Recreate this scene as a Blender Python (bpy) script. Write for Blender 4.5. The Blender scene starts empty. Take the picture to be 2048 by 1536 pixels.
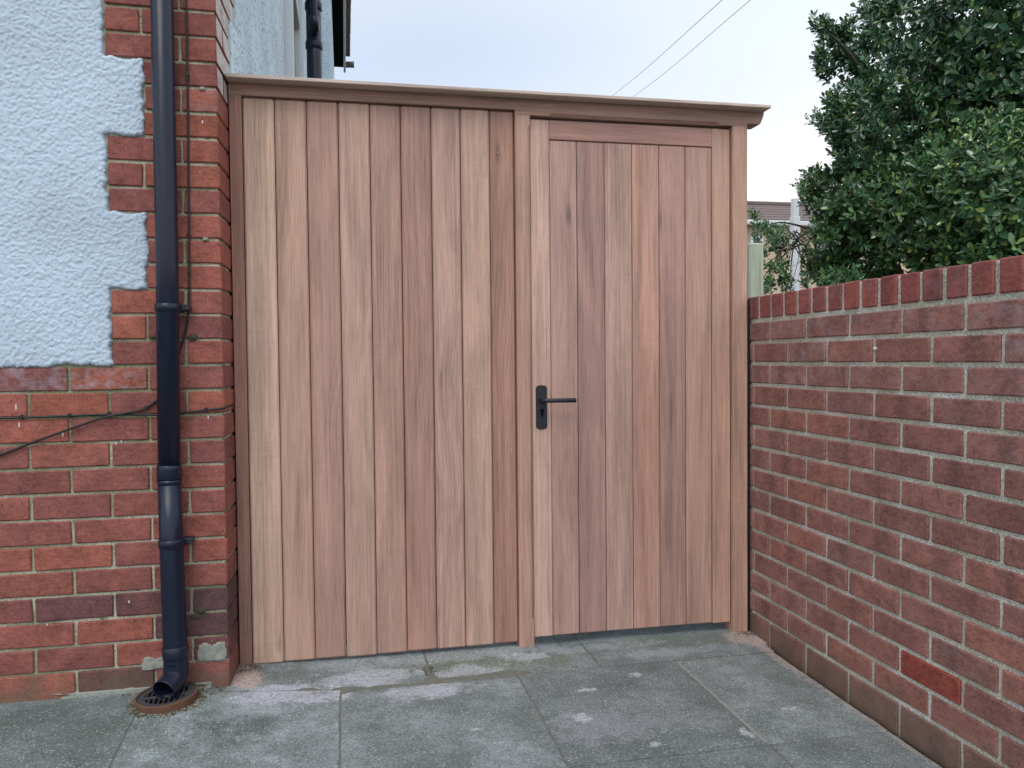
import bpy, bmesh, math, random
import numpy as np
from mathutils import Vector, Matrix, noise as mnoise
random.seed(7); rng = np.random.default_rng(7)
R = math.radians
sc = bpy.context.scene
COL = sc.collection

# ------------------------------------------------------------------ camera
CAM = Vector((-1.43091, -2.69381, 0.9982))
YAW, PITCH, ROLL, FPX = 0.20238, -0.03065, -0.00952, 1623.6
def cam_axes():
    cy, sy, cp, sp = math.cos(YAW), math.sin(YAW), math.cos(PITCH), math.sin(PITCH)
    f = Vector((sy*cp, cy*cp, sp)); r = Vector((cy, -sy, 0)); u = r.cross(f)
    cr, sr = math.cos(ROLL), math.sin(ROLL)
    return cr*r + sr*u, -sr*r + cr*u, f
_r, _u, _f = cam_axes()
cam = bpy.data.cameras.new('camera'); cam.sensor_width = 36; cam.lens = FPX/2048*36
cam.clip_start = 0.05; cam.clip_end = 2000
co = bpy.data.objects.new('camera', cam); COL.objects.link(co); sc.camera = co
co.matrix_world = Matrix(((_r.x, _u.x, -_f.x, CAM.x), (_r.y, _u.y, -_f.y, CAM.y), (_r.z, _u.z, -_f.z, CAM.z), (0, 0, 0, 1)))
def at(px, py, Y):          # where the sight line through a photo point meets the upright plane y = Y
    d = _f*FPX + _r*(px-1024) - _u*(py-768); t = (Y-CAM.y)/d.y
    return CAM + d*t

# ------------------------------------------------------------------ sky, sun, exposure
SUN_EL, SUN_AZ = R(55), R(200)      # azimuth clockwise from +y: behind the camera, to its left
w = bpy.data.worlds.new('World'); sc.world = w; w.use_nodes = True
nt = w.node_tree; nt.nodes.clear()
def wn(t, **k):
    n = nt.nodes.new(t)
    for a, b in k.items(): setattr(n, a, b)
    return n
sky = wn('ShaderNodeTexSky', sky_type='NISHITA', sun_disc=False, sun_elevation=SUN_EL, sun_rotation=SUN_AZ, air_density=1.0, dust_density=2.0, ozone_density=1.5)
tc = wn('ShaderNodeTexCoord'); mp = wn('ShaderNodeMapping'); mp.inputs['Scale'].default_value = (1.0, 1.0, 2.2); mp.inputs['Location'].default_value = (3.1, 0.4, 0.0)
cn = wn('ShaderNodeTexNoise'); cn.inputs['Scale'].default_value = 0.9; cn.inputs['Detail'].default_value = 2; cn.inputs['Roughness'].default_value = 0.5
cr_ = wn('ShaderNodeValToRGB'); cr_.color_ramp.elements[0].position = 0.30; cr_.color_ramp.elements[1].position = 0.70
cr_.color_ramp.elements[0].color = (0.40, 0.40, 0.40, 1); cr_.color_ramp.elements[1].color = (0.97, 0.97, 0.97, 1)
cn2 = wn('ShaderNodeTexNoise'); cn2.inputs['Scale'].default_value = 1.6; cn2.inputs['Detail'].default_value = 1
ccol = wn('ShaderNodeValToRGB'); ccol.color_ramp.elements[0].position = 0.3; ccol.color_ramp.elements[1].position = 0.7
ccol.color_ramp.elements[0].color = (5.2, 5.75, 6.1, 1); ccol.color_ramp.elements[1].color = (5.6, 5.75, 5.95, 1)
mx = wn('ShaderNodeMix', data_type='RGBA'); bg = wn('ShaderNodeBackground'); bg.inputs['Strength'].default_value = 0.15
wo = wn('ShaderNodeOutputWorld')
L = nt.links.new
L(tc.outputs['Generated'], mp.inputs['Vector']); L(mp.outputs[0], cn.inputs['Vector']); L(mp.outputs[0], cn2.inputs['Vector'])
L(cn.outputs['Fac'], cr_.inputs[0]); L(cn2.outputs['Fac'], ccol.inputs[0])
cwm = wn('ShaderNodeMix', data_type='RGBA'); cwm.inputs['B'].default_value = (6.3, 6.0, 5.9, 1)
sz = wn('ShaderNodeSeparateXYZ'); L(tc.outputs['Generated'], sz.inputs[0])      # cover thickens towards the horizon
hz_ = wn('ShaderNodeMapRange'); hz_.interpolation_type = 'SMOOTHSTEP'; L(sz.outputs[2], hz_.inputs[0]); hz_.inputs[1].default_value = 0.14; hz_.inputs[2].default_value = 0.42; hz_.inputs[3].default_value = 1.0; hz_.inputs[4].default_value = 0.0
L(ccol.outputs[0], cwm.inputs['A']); L(hz_.outputs[0], cwm.inputs['Factor'])
mxm = wn('ShaderNodeMath', operation='MAXIMUM'); L(cr_.outputs[0], mxm.inputs[0]); L(hz_.outputs[0], mxm.inputs[1])
L(mxm.outputs[0], mx.inputs['Factor']); L(sky.outputs[0], mx.inputs['A'])
L(cwm.outputs['Result'], mx.inputs['B'])
L(mx.outputs['Result'], bg.inputs[0]); L(bg.outputs[0], wo.inputs[0])

sl = bpy.data.lights.new('sun', 'SUN'); sl.energy = 1.0; sl.angle = R(35); sl.color = (1, 0.97, 0.93)
so = bpy.data.objects.new('sun', sl); COL.objects.link(so)
sd = Vector((math.sin(SUN_AZ)*math.cos(SUN_EL), math.cos(SUN_AZ)*math.cos(SUN_EL), math.sin(SUN_EL)))
so.rotation_euler = sd.to_track_quat('Z', 'Y').to_euler(); so.location = (-3, -8, 9)

sc.view_settings.view_transform = 'Standard'; sc.view_settings.look = 'None'
sc.view_settings.exposure = 0.42; sc.view_settings.gamma = 1; sc.view_settings.use_curve_mapping = False
sc.cycles.use_adaptive_sampling = True; sc.cycles.adaptive_threshold = 0.025
sc.cycles.max_bounces = 4; sc.cycles.diffuse_bounces = 3; sc.cycles.glossy_bounces = 2

# ------------------------------------------------------------------ helpers
def lin(r, g, b, k=1.0):
    def c(v):
        v /= 255
        return (v/12.92 if v <= 0.04045 else ((v+0.055)/1.055)**2.4)*k
    return (c(r), c(g), c(b))
def smooth01(t): t = min(1, max(0, t)); return t*t*(3-2*t)
def link(name, data, parent=None, loc=None, rot=None, color=None):
    o = bpy.data.objects.new(name, data); COL.objects.link(o)
    if loc is not None: o.location = loc
    if rot is not None: o.rotation_euler = rot
    if parent: o.parent = parent
    if color is not None: o.color = color if len(color) == 4 else (*color, 1)
    return o
def mesh_py(name, verts, faces, mat=None, smooth=False):
    m = bpy.data.meshes.new(name); m.from_pydata([tuple(v) for v in verts], [], faces); m.update()
    if mat: m.materials.append(mat)
    if smooth: m.polygons.foreach_set('use_smooth', [True]*len(m.polygons))
    return m
def thing(name, label, cat, loc=(0, 0, 0), group=None):
    o = link(name, None, loc=loc); tag(o, label, cat, group); return o
def tag(o, label=None, cat=None, group=None, kind=None):
    if label: o['label'] = label
    if cat: o['category'] = cat
    if group: o['group'] = group
    if kind: o['kind'] = kind
    return o
def cbox_vf(x0, x1, y0, y1, z0, z1, c, jit=0.0, rnd=random):
    """box with chamfered edges: 26 faces"""
    V, F, idx = [], [], {}
    X, Y, Z = (x0, x1), (y0, y1), (z0, z1)
    for i in (0, 1):
        for j in (0, 1):
            for k in (0, 1):
                sx, sy, sz = (1, -1)[i]*c, (1, -1)[j]*c, (1, -1)[k]*c
                jx, jy, jz = [rnd.uniform(-jit, jit) for _ in range(3)]
                p = (X[i]+jx, Y[j]+jy, Z[k]+jz)
                for ax in range(3):
                    q = [p[0]+sx, p[1]+sy, p[2]+sz]; q[ax] = p[ax]
                    idx[i, j, k, ax] = len(V); V.append(tuple(q))
    def g(b, ax): return idx[b[0], b[1], b[2], ax]
    for ax in range(3):
        a, b = [t for t in range(3) if t != ax]
        for s in (0, 1):
            ring = []
            for (p, q) in ((0, 0), (1, 0), (1, 1), (0, 1)):
                t = [0, 0, 0]; t[ax] = s; t[a] = p; t[b] = q; ring.append(g(t, ax))
            F.append(tuple(ring))
    for ax in range(3):
        a, b = [t for t in range(3) if t != ax]
        for p in (0, 1):
            for q in (0, 1):
                t0 = [0, 0, 0]; t0[a] = p; t0[b] = q; t1 = list(t0); t1[ax] = 1
                F.append((g(t0, a), g(t0, b), g(t1, b), g(t1, a)))
    for i in (0, 1):
        for j in (0, 1):
            for k in (0, 1): F.append(tuple(g((i, j, k), ax) for ax in range(3)))
    return V, F
def fixn(m):
    bm = bmesh.new(); bm.from_mesh(m); bmesh.ops.recalc_face_normals(bm, faces=bm.faces); bm.to_mesh(m); bm.free(); return m
def cbox(name, x0, x1, y0, y1, z0, z1, c, mat, jit=0.0):
    v, f = cbox_vf(x0, x1, y0, y1, z0, z1, c, jit)
    return fixn(mesh_py(name, v, f, mat))
def board(name, parent, mat, x0, x1, y0, y1, z0, z1, c=0.003, color=(1, 1, 1), jit=0):
    """a board whose own origin is its centre, so the grain runs through it"""
    cx, cy, cz = (x0+x1)/2, (y0+y1)/2, (z0+z1)/2
    m = cbox(name, x0-cx, x1-cx, y0-cy, y1-cy, z0-cz, z1-cz, c, mat, jit)
    return link(name, m, parent, (cx, cy, cz), color=color)
def tube(path, radii, n=16, cap=True):
    V, F = [], []
    P = [Vector(p) for p in path]
    if not hasattr(radii, '__len__'): radii = [radii]*len(P)
    up = None
    for i, p in enumerate(P):
        t = (P[min(i+1, len(P)-1)]-P[max(i-1, 0)]).normalized()
        if up is None:
            up = t.orthogonal().normalized()
        up = (up - t*up.dot(t)).normalized(); s = t.cross(up)
        for k in range(n):
            a = 2*math.pi*k/n; V.append(p + (up*math.cos(a)+s*math.sin(a))*radii[i])
    for i in range(len(P)-1):
        for k in range(n):
            a, b = i*n+k, i*n+(k+1) % n; F.append((a, b, b+n, a+n))
    if cap:
        F.append(tuple(range(n-1, -1, -1))); F.append(tuple(range((len(P)-1)*n, len(P)*n)))
    return V, F
def tube_obj(name, parent, mat, path, radii, n=16, cap=True, smooth=True, color=None):
    v, f = tube(path, radii, n, cap); m = fixn(mesh_py(name, v, f, mat))
    if smooth:
        for p in m.polygons: p.use_smooth = len(p.vertices) == 4
    return link(name, m, parent, color=color)
def spline(pts, n=8):
    P = [Vector(p) for p in pts]; out = []
    for i in range(len(P)-1):
        p0, p1, p2, p3 = P[max(i-1, 0)], P[i], P[i+1], P[min(i+2, len(P)-1)]
        for k in range(n):
            t = k/n; out.append(0.5*((2*p1)+(p2-p0)*t+(2*p0-5*p1+4*p2-p3)*t*t+(3*p1-p0-3*p2+p3)*t**3))
    out.append(P[-1]); return out

# ------------------------------------------------------------------ materials
class NB:
    def __init__(s, name):
        s.m = bpy.data.materials.new(name); s.m.use_nodes = True; s.t = s.m.node_tree
        s.b = s.t.nodes['Principled BSDF']; s.out = s.t.nodes['Material Output']
    def n(s, t, **k):
        q = s.t.nodes.new(t)
        for a, b in k.items(): setattr(q, a, b)
        return q
    def l(s, a, b): s.t.links.new(a, b)
    def coord(s, kind='Object'): return s.n('ShaderNodeTexCoord').outputs[kind]
    def pos(s): return s.n('ShaderNodeNewGeometry').outputs['Position']
    def info(s, k): 
        q = s.n('ShaderNodeObjectInfo'); return q.outputs[k]
    def val(s, inp, v):
        if hasattr(v, 'is_linked') or isinstance(v, bpy.types.NodeSocket): s.l(v, inp)
        else: inp.default_value = v
    def math(s, op, a, b=0.0, c=None):
        q = s.n('ShaderNodeMath', operation=op); s.val(q.inputs[0], a); s.val(q.inputs[1], b)
        if c is not None: s.val(q.inputs[2], c)
        return q.outputs[0]
    def vmul(s, v, sc_):
        q = s.n('ShaderNodeVectorMath', operation='MULTIPLY'); s.l(v, q.inputs[0]); q.inputs[1].default_value = sc_; return q.outputs[0]
    def vadd(s, v, o):
        q = s.n('ShaderNodeVectorMath', operation='ADD'); s.l(v, q.inputs[0]); s.val(q.inputs[1], o); return q.outputs[0]
    def noise(s, v, scale, detail=3, rough=0.5, dist=0.0, out='Fac'):
        q = s.n('ShaderNodeTexNoise'); s.l(v, q.inputs['Vector']); q.inputs['Scale'].default_value = scale; q.inputs['Detail'].default_value = detail
        q.inputs['Roughness'].default_value = rough; q.inputs['Distortion'].default_value = dist; return q.outputs[out]
    def ramp(s, f, p0, p1, a=0.0, b=1.0):
        q = s.n('ShaderNodeMapRange'); q.interpolation_type = 'SMOOTHSTEP'; s.l(f, q.inputs[0]); q.inputs[1].default_value = p0; q.inputs[2].default_value = p1
        q.inputs[3].default_value = a; q.inputs[4].default_value = b; return q.outputs[0]
    def mix(s, f, a, b, mode='MIX'):
        q = s.n('ShaderNodeMix', data_type='RGBA', blend_type=mode); s.val(q.inputs['Factor'], f)
        for k, v in (('A', a), ('B', b)):
            if isinstance(v, bpy.types.NodeSocket): s.l(v, q.inputs[k])
            else: q.inputs[k].default_value = (*v[:3], 1)
        return q.outputs['Result']
    def scale(s, col, f):
        q = s.n('ShaderNodeVectorMath', operation='SCALE'); s.l(col, q.inputs[0]); s.val(q.inputs['Scale'], f); return q.outputs[0]
    def xyz(s, v):
        q = s.n('ShaderNodeSeparateXYZ'); s.l(v, q.inputs[0]); return q.outputs
    def vec(s, x, y, z):
        q = s.n('ShaderNodeCombineXYZ')
        for i, a in enumerate((x, y, z)): s.val(q.inputs[i], a)
        return q.outputs[0]
    def bump(s, h, strength=0.5, dist=0.01, nrm=None):
        q = s.n('ShaderNodeBump'); s.l(h, q.inputs['Height']); q.inputs['Strength'].default_value = strength; q.inputs['Distance'].default_value = dist
        if nrm: s.l(nrm, q.inputs['Normal'])
        return q.outputs[0]
    def done(s, col=None, rough=0.8, nrm=None, spec=0.5, **k):
        if col is not None:
            if isinstance(col, bpy.types.NodeSocket): s.l(col, s.b.inputs['Base Color'])
            else: s.b.inputs['Base Color'].default_value = (*col[:3], 1)
        s.val(s.b.inputs['Roughness'], rough); s.val(s.b.inputs['Specular IOR Level'], spec)
        if nrm is not None: s.l(nrm, s.b.inputs['Normal'])
        for a, b in k.items(): s.val(s.b.inputs[a], b)
        return s.m

def blob(n, P, cx, cy, rx, ry, soft=0.5, wob=None):
    """0..1 mask of one stain lying at (cx, cy) of the ground"""
    x, y, _ = n.xyz(P)
    a = n.math('POWER', n.math('DIVIDE', n.math('SUBTRACT', x, cx), rx), 2.0); b = n.math('POWER', n.math('DIVIDE', n.math('SUBTRACT', y, cy), ry), 2.0)
    d = n.math('ADD', a, b)
    if wob is not None: d = n.math('ADD', d, wob)
    return n.ramp(d, 1.0, 1.0-soft, 0.0, 1.0)

def mat_wood(name, axis):
    """planed sapele-like timber, grain along the local axis; tone from the object colour"""
    n = NB(name); P = n.coord(); rnd = n.info('Random')
    off = n.vec(n.math('MULTIPLY', rnd, 37.0), n.math('MULTIPLY', rnd, 91.0), n.math('MULTIPLY', rnd, 53.0))
    def aniso(across, along):
        s_ = [across]*3; s_[axis] = along; return n.vadd(n.vmul(P, s_), off)
    base = n.mix(1.0, n.info('Color'), (1.0, 0.95, 0.89), "MULTIPLY")
    wav = n.noise(aniso(5.0, 1.3), 1.0, 1, 0.5, 0, 'Color')           # slow wander of the grain
    wv = n.n('ShaderNodeVectorMath', operation='MULTIPLY_ADD'); n.l(wav, wv.inputs[0]); wv.inputs[1].default_value = (2.6,)*3; n.l(aniso(17, 0.6), wv.inputs[2])
    broad = n.noise(wv.outputs[0], 1.0, 3, 0.55)
    streak = n.noise(n.vadd(aniso(115, 2.0), (3, 5, 7)), 1.0, 2, 0.6)
    fibre = n.noise(aniso(330, 14), 1.0, 1, 0.6)
    # cathedral figure: rings cut lengthwise
    wt = n.n('ShaderNodeTexWave', wave_type='BANDS', bands_direction='X' if axis != 0 else 'Z'); n.l(n.vadd(n.vmul(wv.outputs[0], (0.34,)*3), off), wt.inputs['Vector'])
    wt.inputs['Scale'].default_value = 5.0; wt.inputs['Distortion'].default_value = 5.5; wt.inputs['Detail'].default_value = 2; wt.inputs['Detail Scale'].default_value = 0.7
    fig = n.math('MULTIPLY', n.ramp(wt.outputs['Fac'], 0.55, 1.0), n.ramp(n.noise(n.vadd(aniso(2.0, 0.8), (9, 1, 4)), 1.0, 1), 0.42, 0.62))
    # ripple across the grain
    rip = n.math('MULTIPLY', n.noise(aniso(14, 130), 1.0, 1), n.ramp(n.noise(n.vadd(aniso(6, 1.6), (1, 8, 2)), 1.0, 1), 0.45, 0.65))
    # short dark flecks / small knots
    kn = n.n('ShaderNodeTexVoronoi'); n.l(aniso(9, 1.9), kn.inputs['Vector']); kn.inputs['Scale'].default_value = 1.15
    knot = n.math('MULTIPLY', n.ramp(kn.outputs['Distance'], 0.13, 0.02), n.ramp(n.xyz(kn.outputs['Color'])[0], 0.60, 0.66))
    v = n.math('ADD', n.ramp(broad, 0.30, 0.70, -0.17, 0.14), n.ramp(streak, 0.3, 0.7, -0.10, 0.10))
    v = n.math('ADD', v, n.ramp(fibre, 0.25, 0.75, -0.11, 0.11)); v = n.math('SUBTRACT', v, n.math('MULTIPLY', fig, 0.13))
    v = n.math('ADD', v, n.math('MULTIPLY', n.math('SUBTRACT', rip, 0.22), 0.15)); v = n.math('SUBTRACT', v, n.math('MULTIPLY', knot, 0.36))
    min_ = n.noise(n.vadd(aniso(26, 1.3), (4, 6, 2)), 1.0, 2, 0.5)
    v = n.math('SUBTRACT', v, n.ramp(min_, 0.62, 0.80, 0.0, 0.22))
    col = n.scale(base, n.math('ADD', v, 1.0))
    fv = n.n('ShaderNodeTexVoronoi'); n.l(n.vadd(P, off), fv.inputs['Vector']); fv.inputs['Scale'].default_value = 55
    fleck = n.math('MULTIPLY', n.ramp(fv.outputs['Distance'], 0.16, 0.08), n.ramp(n.xyz(fv.outputs['Color'])[1], 0.988, 0.992, 0.0, 0.5))
    col = n.mix(fleck, col, (0.75, 0.68, 0.62))
    warm = n.noise(n.vadd(aniso(14, 0.5), (2, 2, 9)), 1.0, 2)
    col = n.mix(n.ramp(warm, 0.45, 0.75, 0.0, 0.30), col, n.mix(1.0, col, (1.08, 0.90, 0.78), 'MULTIPLY'))
    col = n.mix(n.ramp(n.noise(n.vadd(aniso(18, 0.7), (7, 3, 1)), 1.0, 2), 0.5, 0.75, 0.0, 0.3), col, n.mix(1.0, col, (0.86, 0.85, 0.90), 'MULTIPLY'))
    nrm = n.bump(n.math('ADD', fibre, n.math('MULTIPLY', streak, 0.6)), 0.25, 0.0008)
    return n.done(col, n.ramp(broad, 0.2, 0.8, 0.46, 0.62), nrm, 0.4)

def mat_brick(name, kiss=0.0, speck=0.4, fixed=None):
    n = NB(name); P0 = n.coord(); rnd = n.info('Random')
    P = n.vadd(P0, n.vec(n.math('MULTIPLY', rnd, 31.0), n.math('MULTIPLY', rnd, 17.0), n.math('MULTIPLY', rnd, 11.0)))
    col = n.mix(0.95, n.info('Color'), fixed) if fixed else n.info('Color')
    big = n.noise(P, 16, 3, 0.6); mid = n.noise(n.vmul(P, (1, 1, 2.2)), 50, 2, 0.65); fine = n.noise(P, 190, 2, 0.75)
    v = n.math('ADD', n.ramp(big, 0.25, 0.75, -0.22, 0.2), n.ramp(mid, 0.3, 0.7, -0.14, 0.14)); v = n.math('ADD', v, n.ramp(fine, 0.25, 0.75, -0.24, 0.24))
    c = n.scale(col, n.math('ADD', v, 1.0))
    c = n.mix(n.ramp(n.noise(n.vadd(P, (5, 5, 5)), 22, 2), 0.52, 0.75, 0.0, 0.38), c, n.mix(1.0, c, (0.72, 0.80, 0.95), 'MULTIPLY'))
    if kiss:
        x = n.xyz(P0)[0]; x0 = n.math('MULTIPLY', n.math('SUBTRACT', n.math('FRACT', n.math('MULTIPLY', rnd, 7.3)), 0.5), 0.07)
        d = n.math('ABSOLUTE', n.math('SUBTRACT', x, x0)); k = n.ramp(n.math('ADD', d, n.math('MULTIPLY', n.math('SUBTRACT', mid, 0.5), 0.05)), 0.046, 0.0, 0.0, 1.0)
        k = n.math('MULTIPLY', k, n.ramp(n.math('FRACT', n.math('MULTIPLY', rnd, 23.7)), 0.2, 0.9, 0.05, kiss)); k = n.math('MULTIPLY', k, n.ramp(big, 0.3, 0.6, 0.35, 1.0))
        c = n.mix(k, c, (0.045, 0.033, 0.042))
    eff = n.math('MULTIPLY', n.info('Alpha'), 1.0)                                # alpha below 1 = bloom of salts
    em = n.math('MULTIPLY', n.math('SUBTRACT', 1.0, eff), n.ramp(n.noise(n.vmul(P, (1, 1, 1.3)), 26, 4, 0.7), 0.38, 0.75, 0.0, 1.0))
    c = n.mix(em, c, (0.40, 0.36, 0.42))
    pit = n.n('ShaderNodeTexVoronoi'); n.l(P, pit.inputs['Vector']); pit.inputs['Scale'].default_value = 85
    sel = n.xyz(pit.outputs['Color'])
    c = n.mix(n.math('MULTIPLY', n.ramp(pit.outputs['Distance'], 0.26, 0.1), n.ramp(sel[0], 0.86, 0.88, 0.0, 0.75)), c, (0.03, 0.022, 0.025))
    c = n.mix(n.math('MULTIPLY', n.ramp(pit.outputs['Distance'], 0.22, 0.1), n.ramp(sel[1], 0.965, 0.975, 0.0, speck)), c, (0.5, 0.47, 0.44))
    zw = n.xyz(n.pos())[2]
    moss = n.math('MULTIPLY', n.ramp(n.math('ADD', zw, n.math('MULTIPLY', n.math('SUBTRACT', n.noise(n.pos(), 11, 3, 0.7), 0.5), 0.22)), 0.13, 0.02, 0.0, 1.0), n.ramp(mid, 0.3, 0.6, 0.25, 0.6))
    c = n.mix(moss, c, (0.10, 0.11, 0.075))
    h = n.math('ADD', n.math('MULTIPLY', mid, 0.7), n.math('MULTIPLY', fine, 0.5))
    return n.done(c, 0.82, n.bump(h, 0.5, 0.0018), 0.3)

def mat_mortar(name, a, b, c_, gap=0.7):
    n = NB(name); P = n.pos()
    c = n.mix(n.ramp(n.noise(P, 9, 3), 0.35, 0.65), a, b); c = n.mix(n.ramp(n.noise(P, 4.0, 2), 0.5, 0.7, 0, 0.8), c, c_)
    c = n.mix(n.ramp(n.noise(n.vmul(P, (1, 1, 2.5)), 26, 2, 0.7), 0.62, 0.74, 0, gap), c, [v*0.22 for v in a])
    g = n.noise(P, 220, 2, 0.7); c = n.scale(c, n.ramp(g, 0.25, 0.75, 0.55, 1.4))
    h = n.math('ADD', g, n.math('MULTIPLY', n.noise(P, 60, 2), 1.2))
    return n.done(c, 0.95, n.bump(h, 0.8, 0.004), 0.2)

def mat_plain(name, col, rough=0.5, spec=0.5, var=0.12, scale=40, bump=0.0, metallic=0.0):
    n = NB(name); P = n.pos(); f = n.noise(P, scale, 4, 0.6)
    c = n.mix(f, [v*(1-var) for v in col], [v*(1+var) for v in col])
    return n.done(c, n.ramp(f, 0.3, 0.7, rough-0.06, rough+0.06), n.bump(f, bump, 0.002) if bump else None, spec, Metallic=metallic)

M = {}
M['wood_v'] = mat_wood('timber_upright', 2)
M['wood_h'] = mat_wood('timber_level', 0)
M['brick_old'] = mat_brick('old_red_brick', 0.0, 0.35)
M['brick_wall'] = mat_brick('garden_wall_brick', 0.5, 0.3)
M['brick_pale'] = mat_brick('sky_lightened_brick', 0.0, 0.2, (0.56, 0.53, 0.52))
M['mortar_old'] = mat_mortar('old_mortar', lin(190, 189, 170), lin(154, 155, 130), lin(124, 131, 98))
M['mortar_wall'] = mat_mortar('garden_wall_mortar', lin(196, 197, 186), lin(176, 178, 164), lin(212, 215, 212), 0.25)

def mat_render(name, col, k):
    n = NB(name); P = n.pos(); f = n.noise(P, 3.0, 3); g = n.noise(P, 260, 3, 0.65)
    c = n.scale(n.mix(n.ramp(f, 0.3, 0.7), [v*0.88 for v in col], [v*1.05 for v in col]), n.ramp(g, 0.2, 0.8, 0.92, 1.05))
    if k:   # dashed with dark grit
        vo = n.n('ShaderNodeTexVoronoi'); n.l(n.vmul(P, (1, 0.3, 1)), vo.inputs['Vector']); vo.inputs['Scale'].default_value = 85
        c = n.mix(n.math('MULTIPLY', n.ramp(vo.outputs['Distance'], 0.42, 0.2), n.ramp(n.xyz(vo.outputs['Color'])[0], 0.25, 0.35, 0, 0.75)), c, (0.17, 0.22, 0.27))
        return n.done(c, 0.9, n.bump(n.noise(n.vmul(P, (1, 0.3, 1)), 110, 2, 0.7), 0.6, 0.008), 0.3)
    return n.done(c, 0.85, n.bump(n.math('ADD', g, n.math('MULTIPLY', n.noise(P, 110, 2), 1.5)), 0.5, 0.003), 0.3)
M['render'] = mat_render('painted_roughcast', (0.50, 0.615, 0.735), 0)
M['render_dash'] = mat_render('painted_pebbledash', (0.66, 0.80, 0.91), 1)
M['upvc_black'] = mat_plain('black_plastic', (0.007, 0.012, 0.030), 0.33, 0.4, 0.3, 30)
M['upvc_white'] = mat_plain('white_plastic', (0.62, 0.66, 0.70), 0.35, 0.5, 0.05, 20)
M['iron_black'] = mat_plain('black_iron', (0.014, 0.018, 0.024), 0.45, 0.5, 0.2, 120, 0.2)
M['grate'] = mat_plain('worn_grate', (0.045, 0.047, 0.055), 0.6, 0.4, 0.4, 90, 0.3)
M['wire'] = mat_plain('grey_wire', (0.30, 0.31, 0.34), 0.6, 0.3, 0.1, 20)
M['cable'] = mat_plain('black_cable', (0.012, 0.012, 0.015), 0.5, 0.5, 0.2, 60)
M['void'] = mat_plain('dark_inside', (0.006, 0.006, 0.007), 0.9, 0.1, 0.2, 30)
M['tile'] = mat_plain('brown_roof_tile', (0.17, 0.135, 0.125), 0.85, 0.3, 0.35, 12, 0.4)
M['clay'] = mat_plain('orange_clay', (0.13, 0.065, 0.042), 0.8, 0.3, 0.3, 60, 0.3)
M['concrete'] = mat_plain('grey_cement', (0.27, 0.29, 0.26), 0.95, 0.2, 0.5, 90, 0.9)
M['fence_wood'] = mat_plain('weathered_fence_timber', (0.40, 0.43, 0.35), 0.9, 0.2, 0.25, 30, 0.3)
M['pale_brick'] = mat_plain('pale_far_brick', (0.58, 0.46, 0.35), 0.9, 0.2, 0.25, 14, 0.3)
M['bark'] = mat_plain('bark', (0.07, 0.065, 0.05), 0.9, 0.2, 0.35, 60, 0.6)
ng = NB('window_glass'); M['glass'] = ng.done((0.05, 0.06, 0.07), 0.04, None, 0.6)

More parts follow.
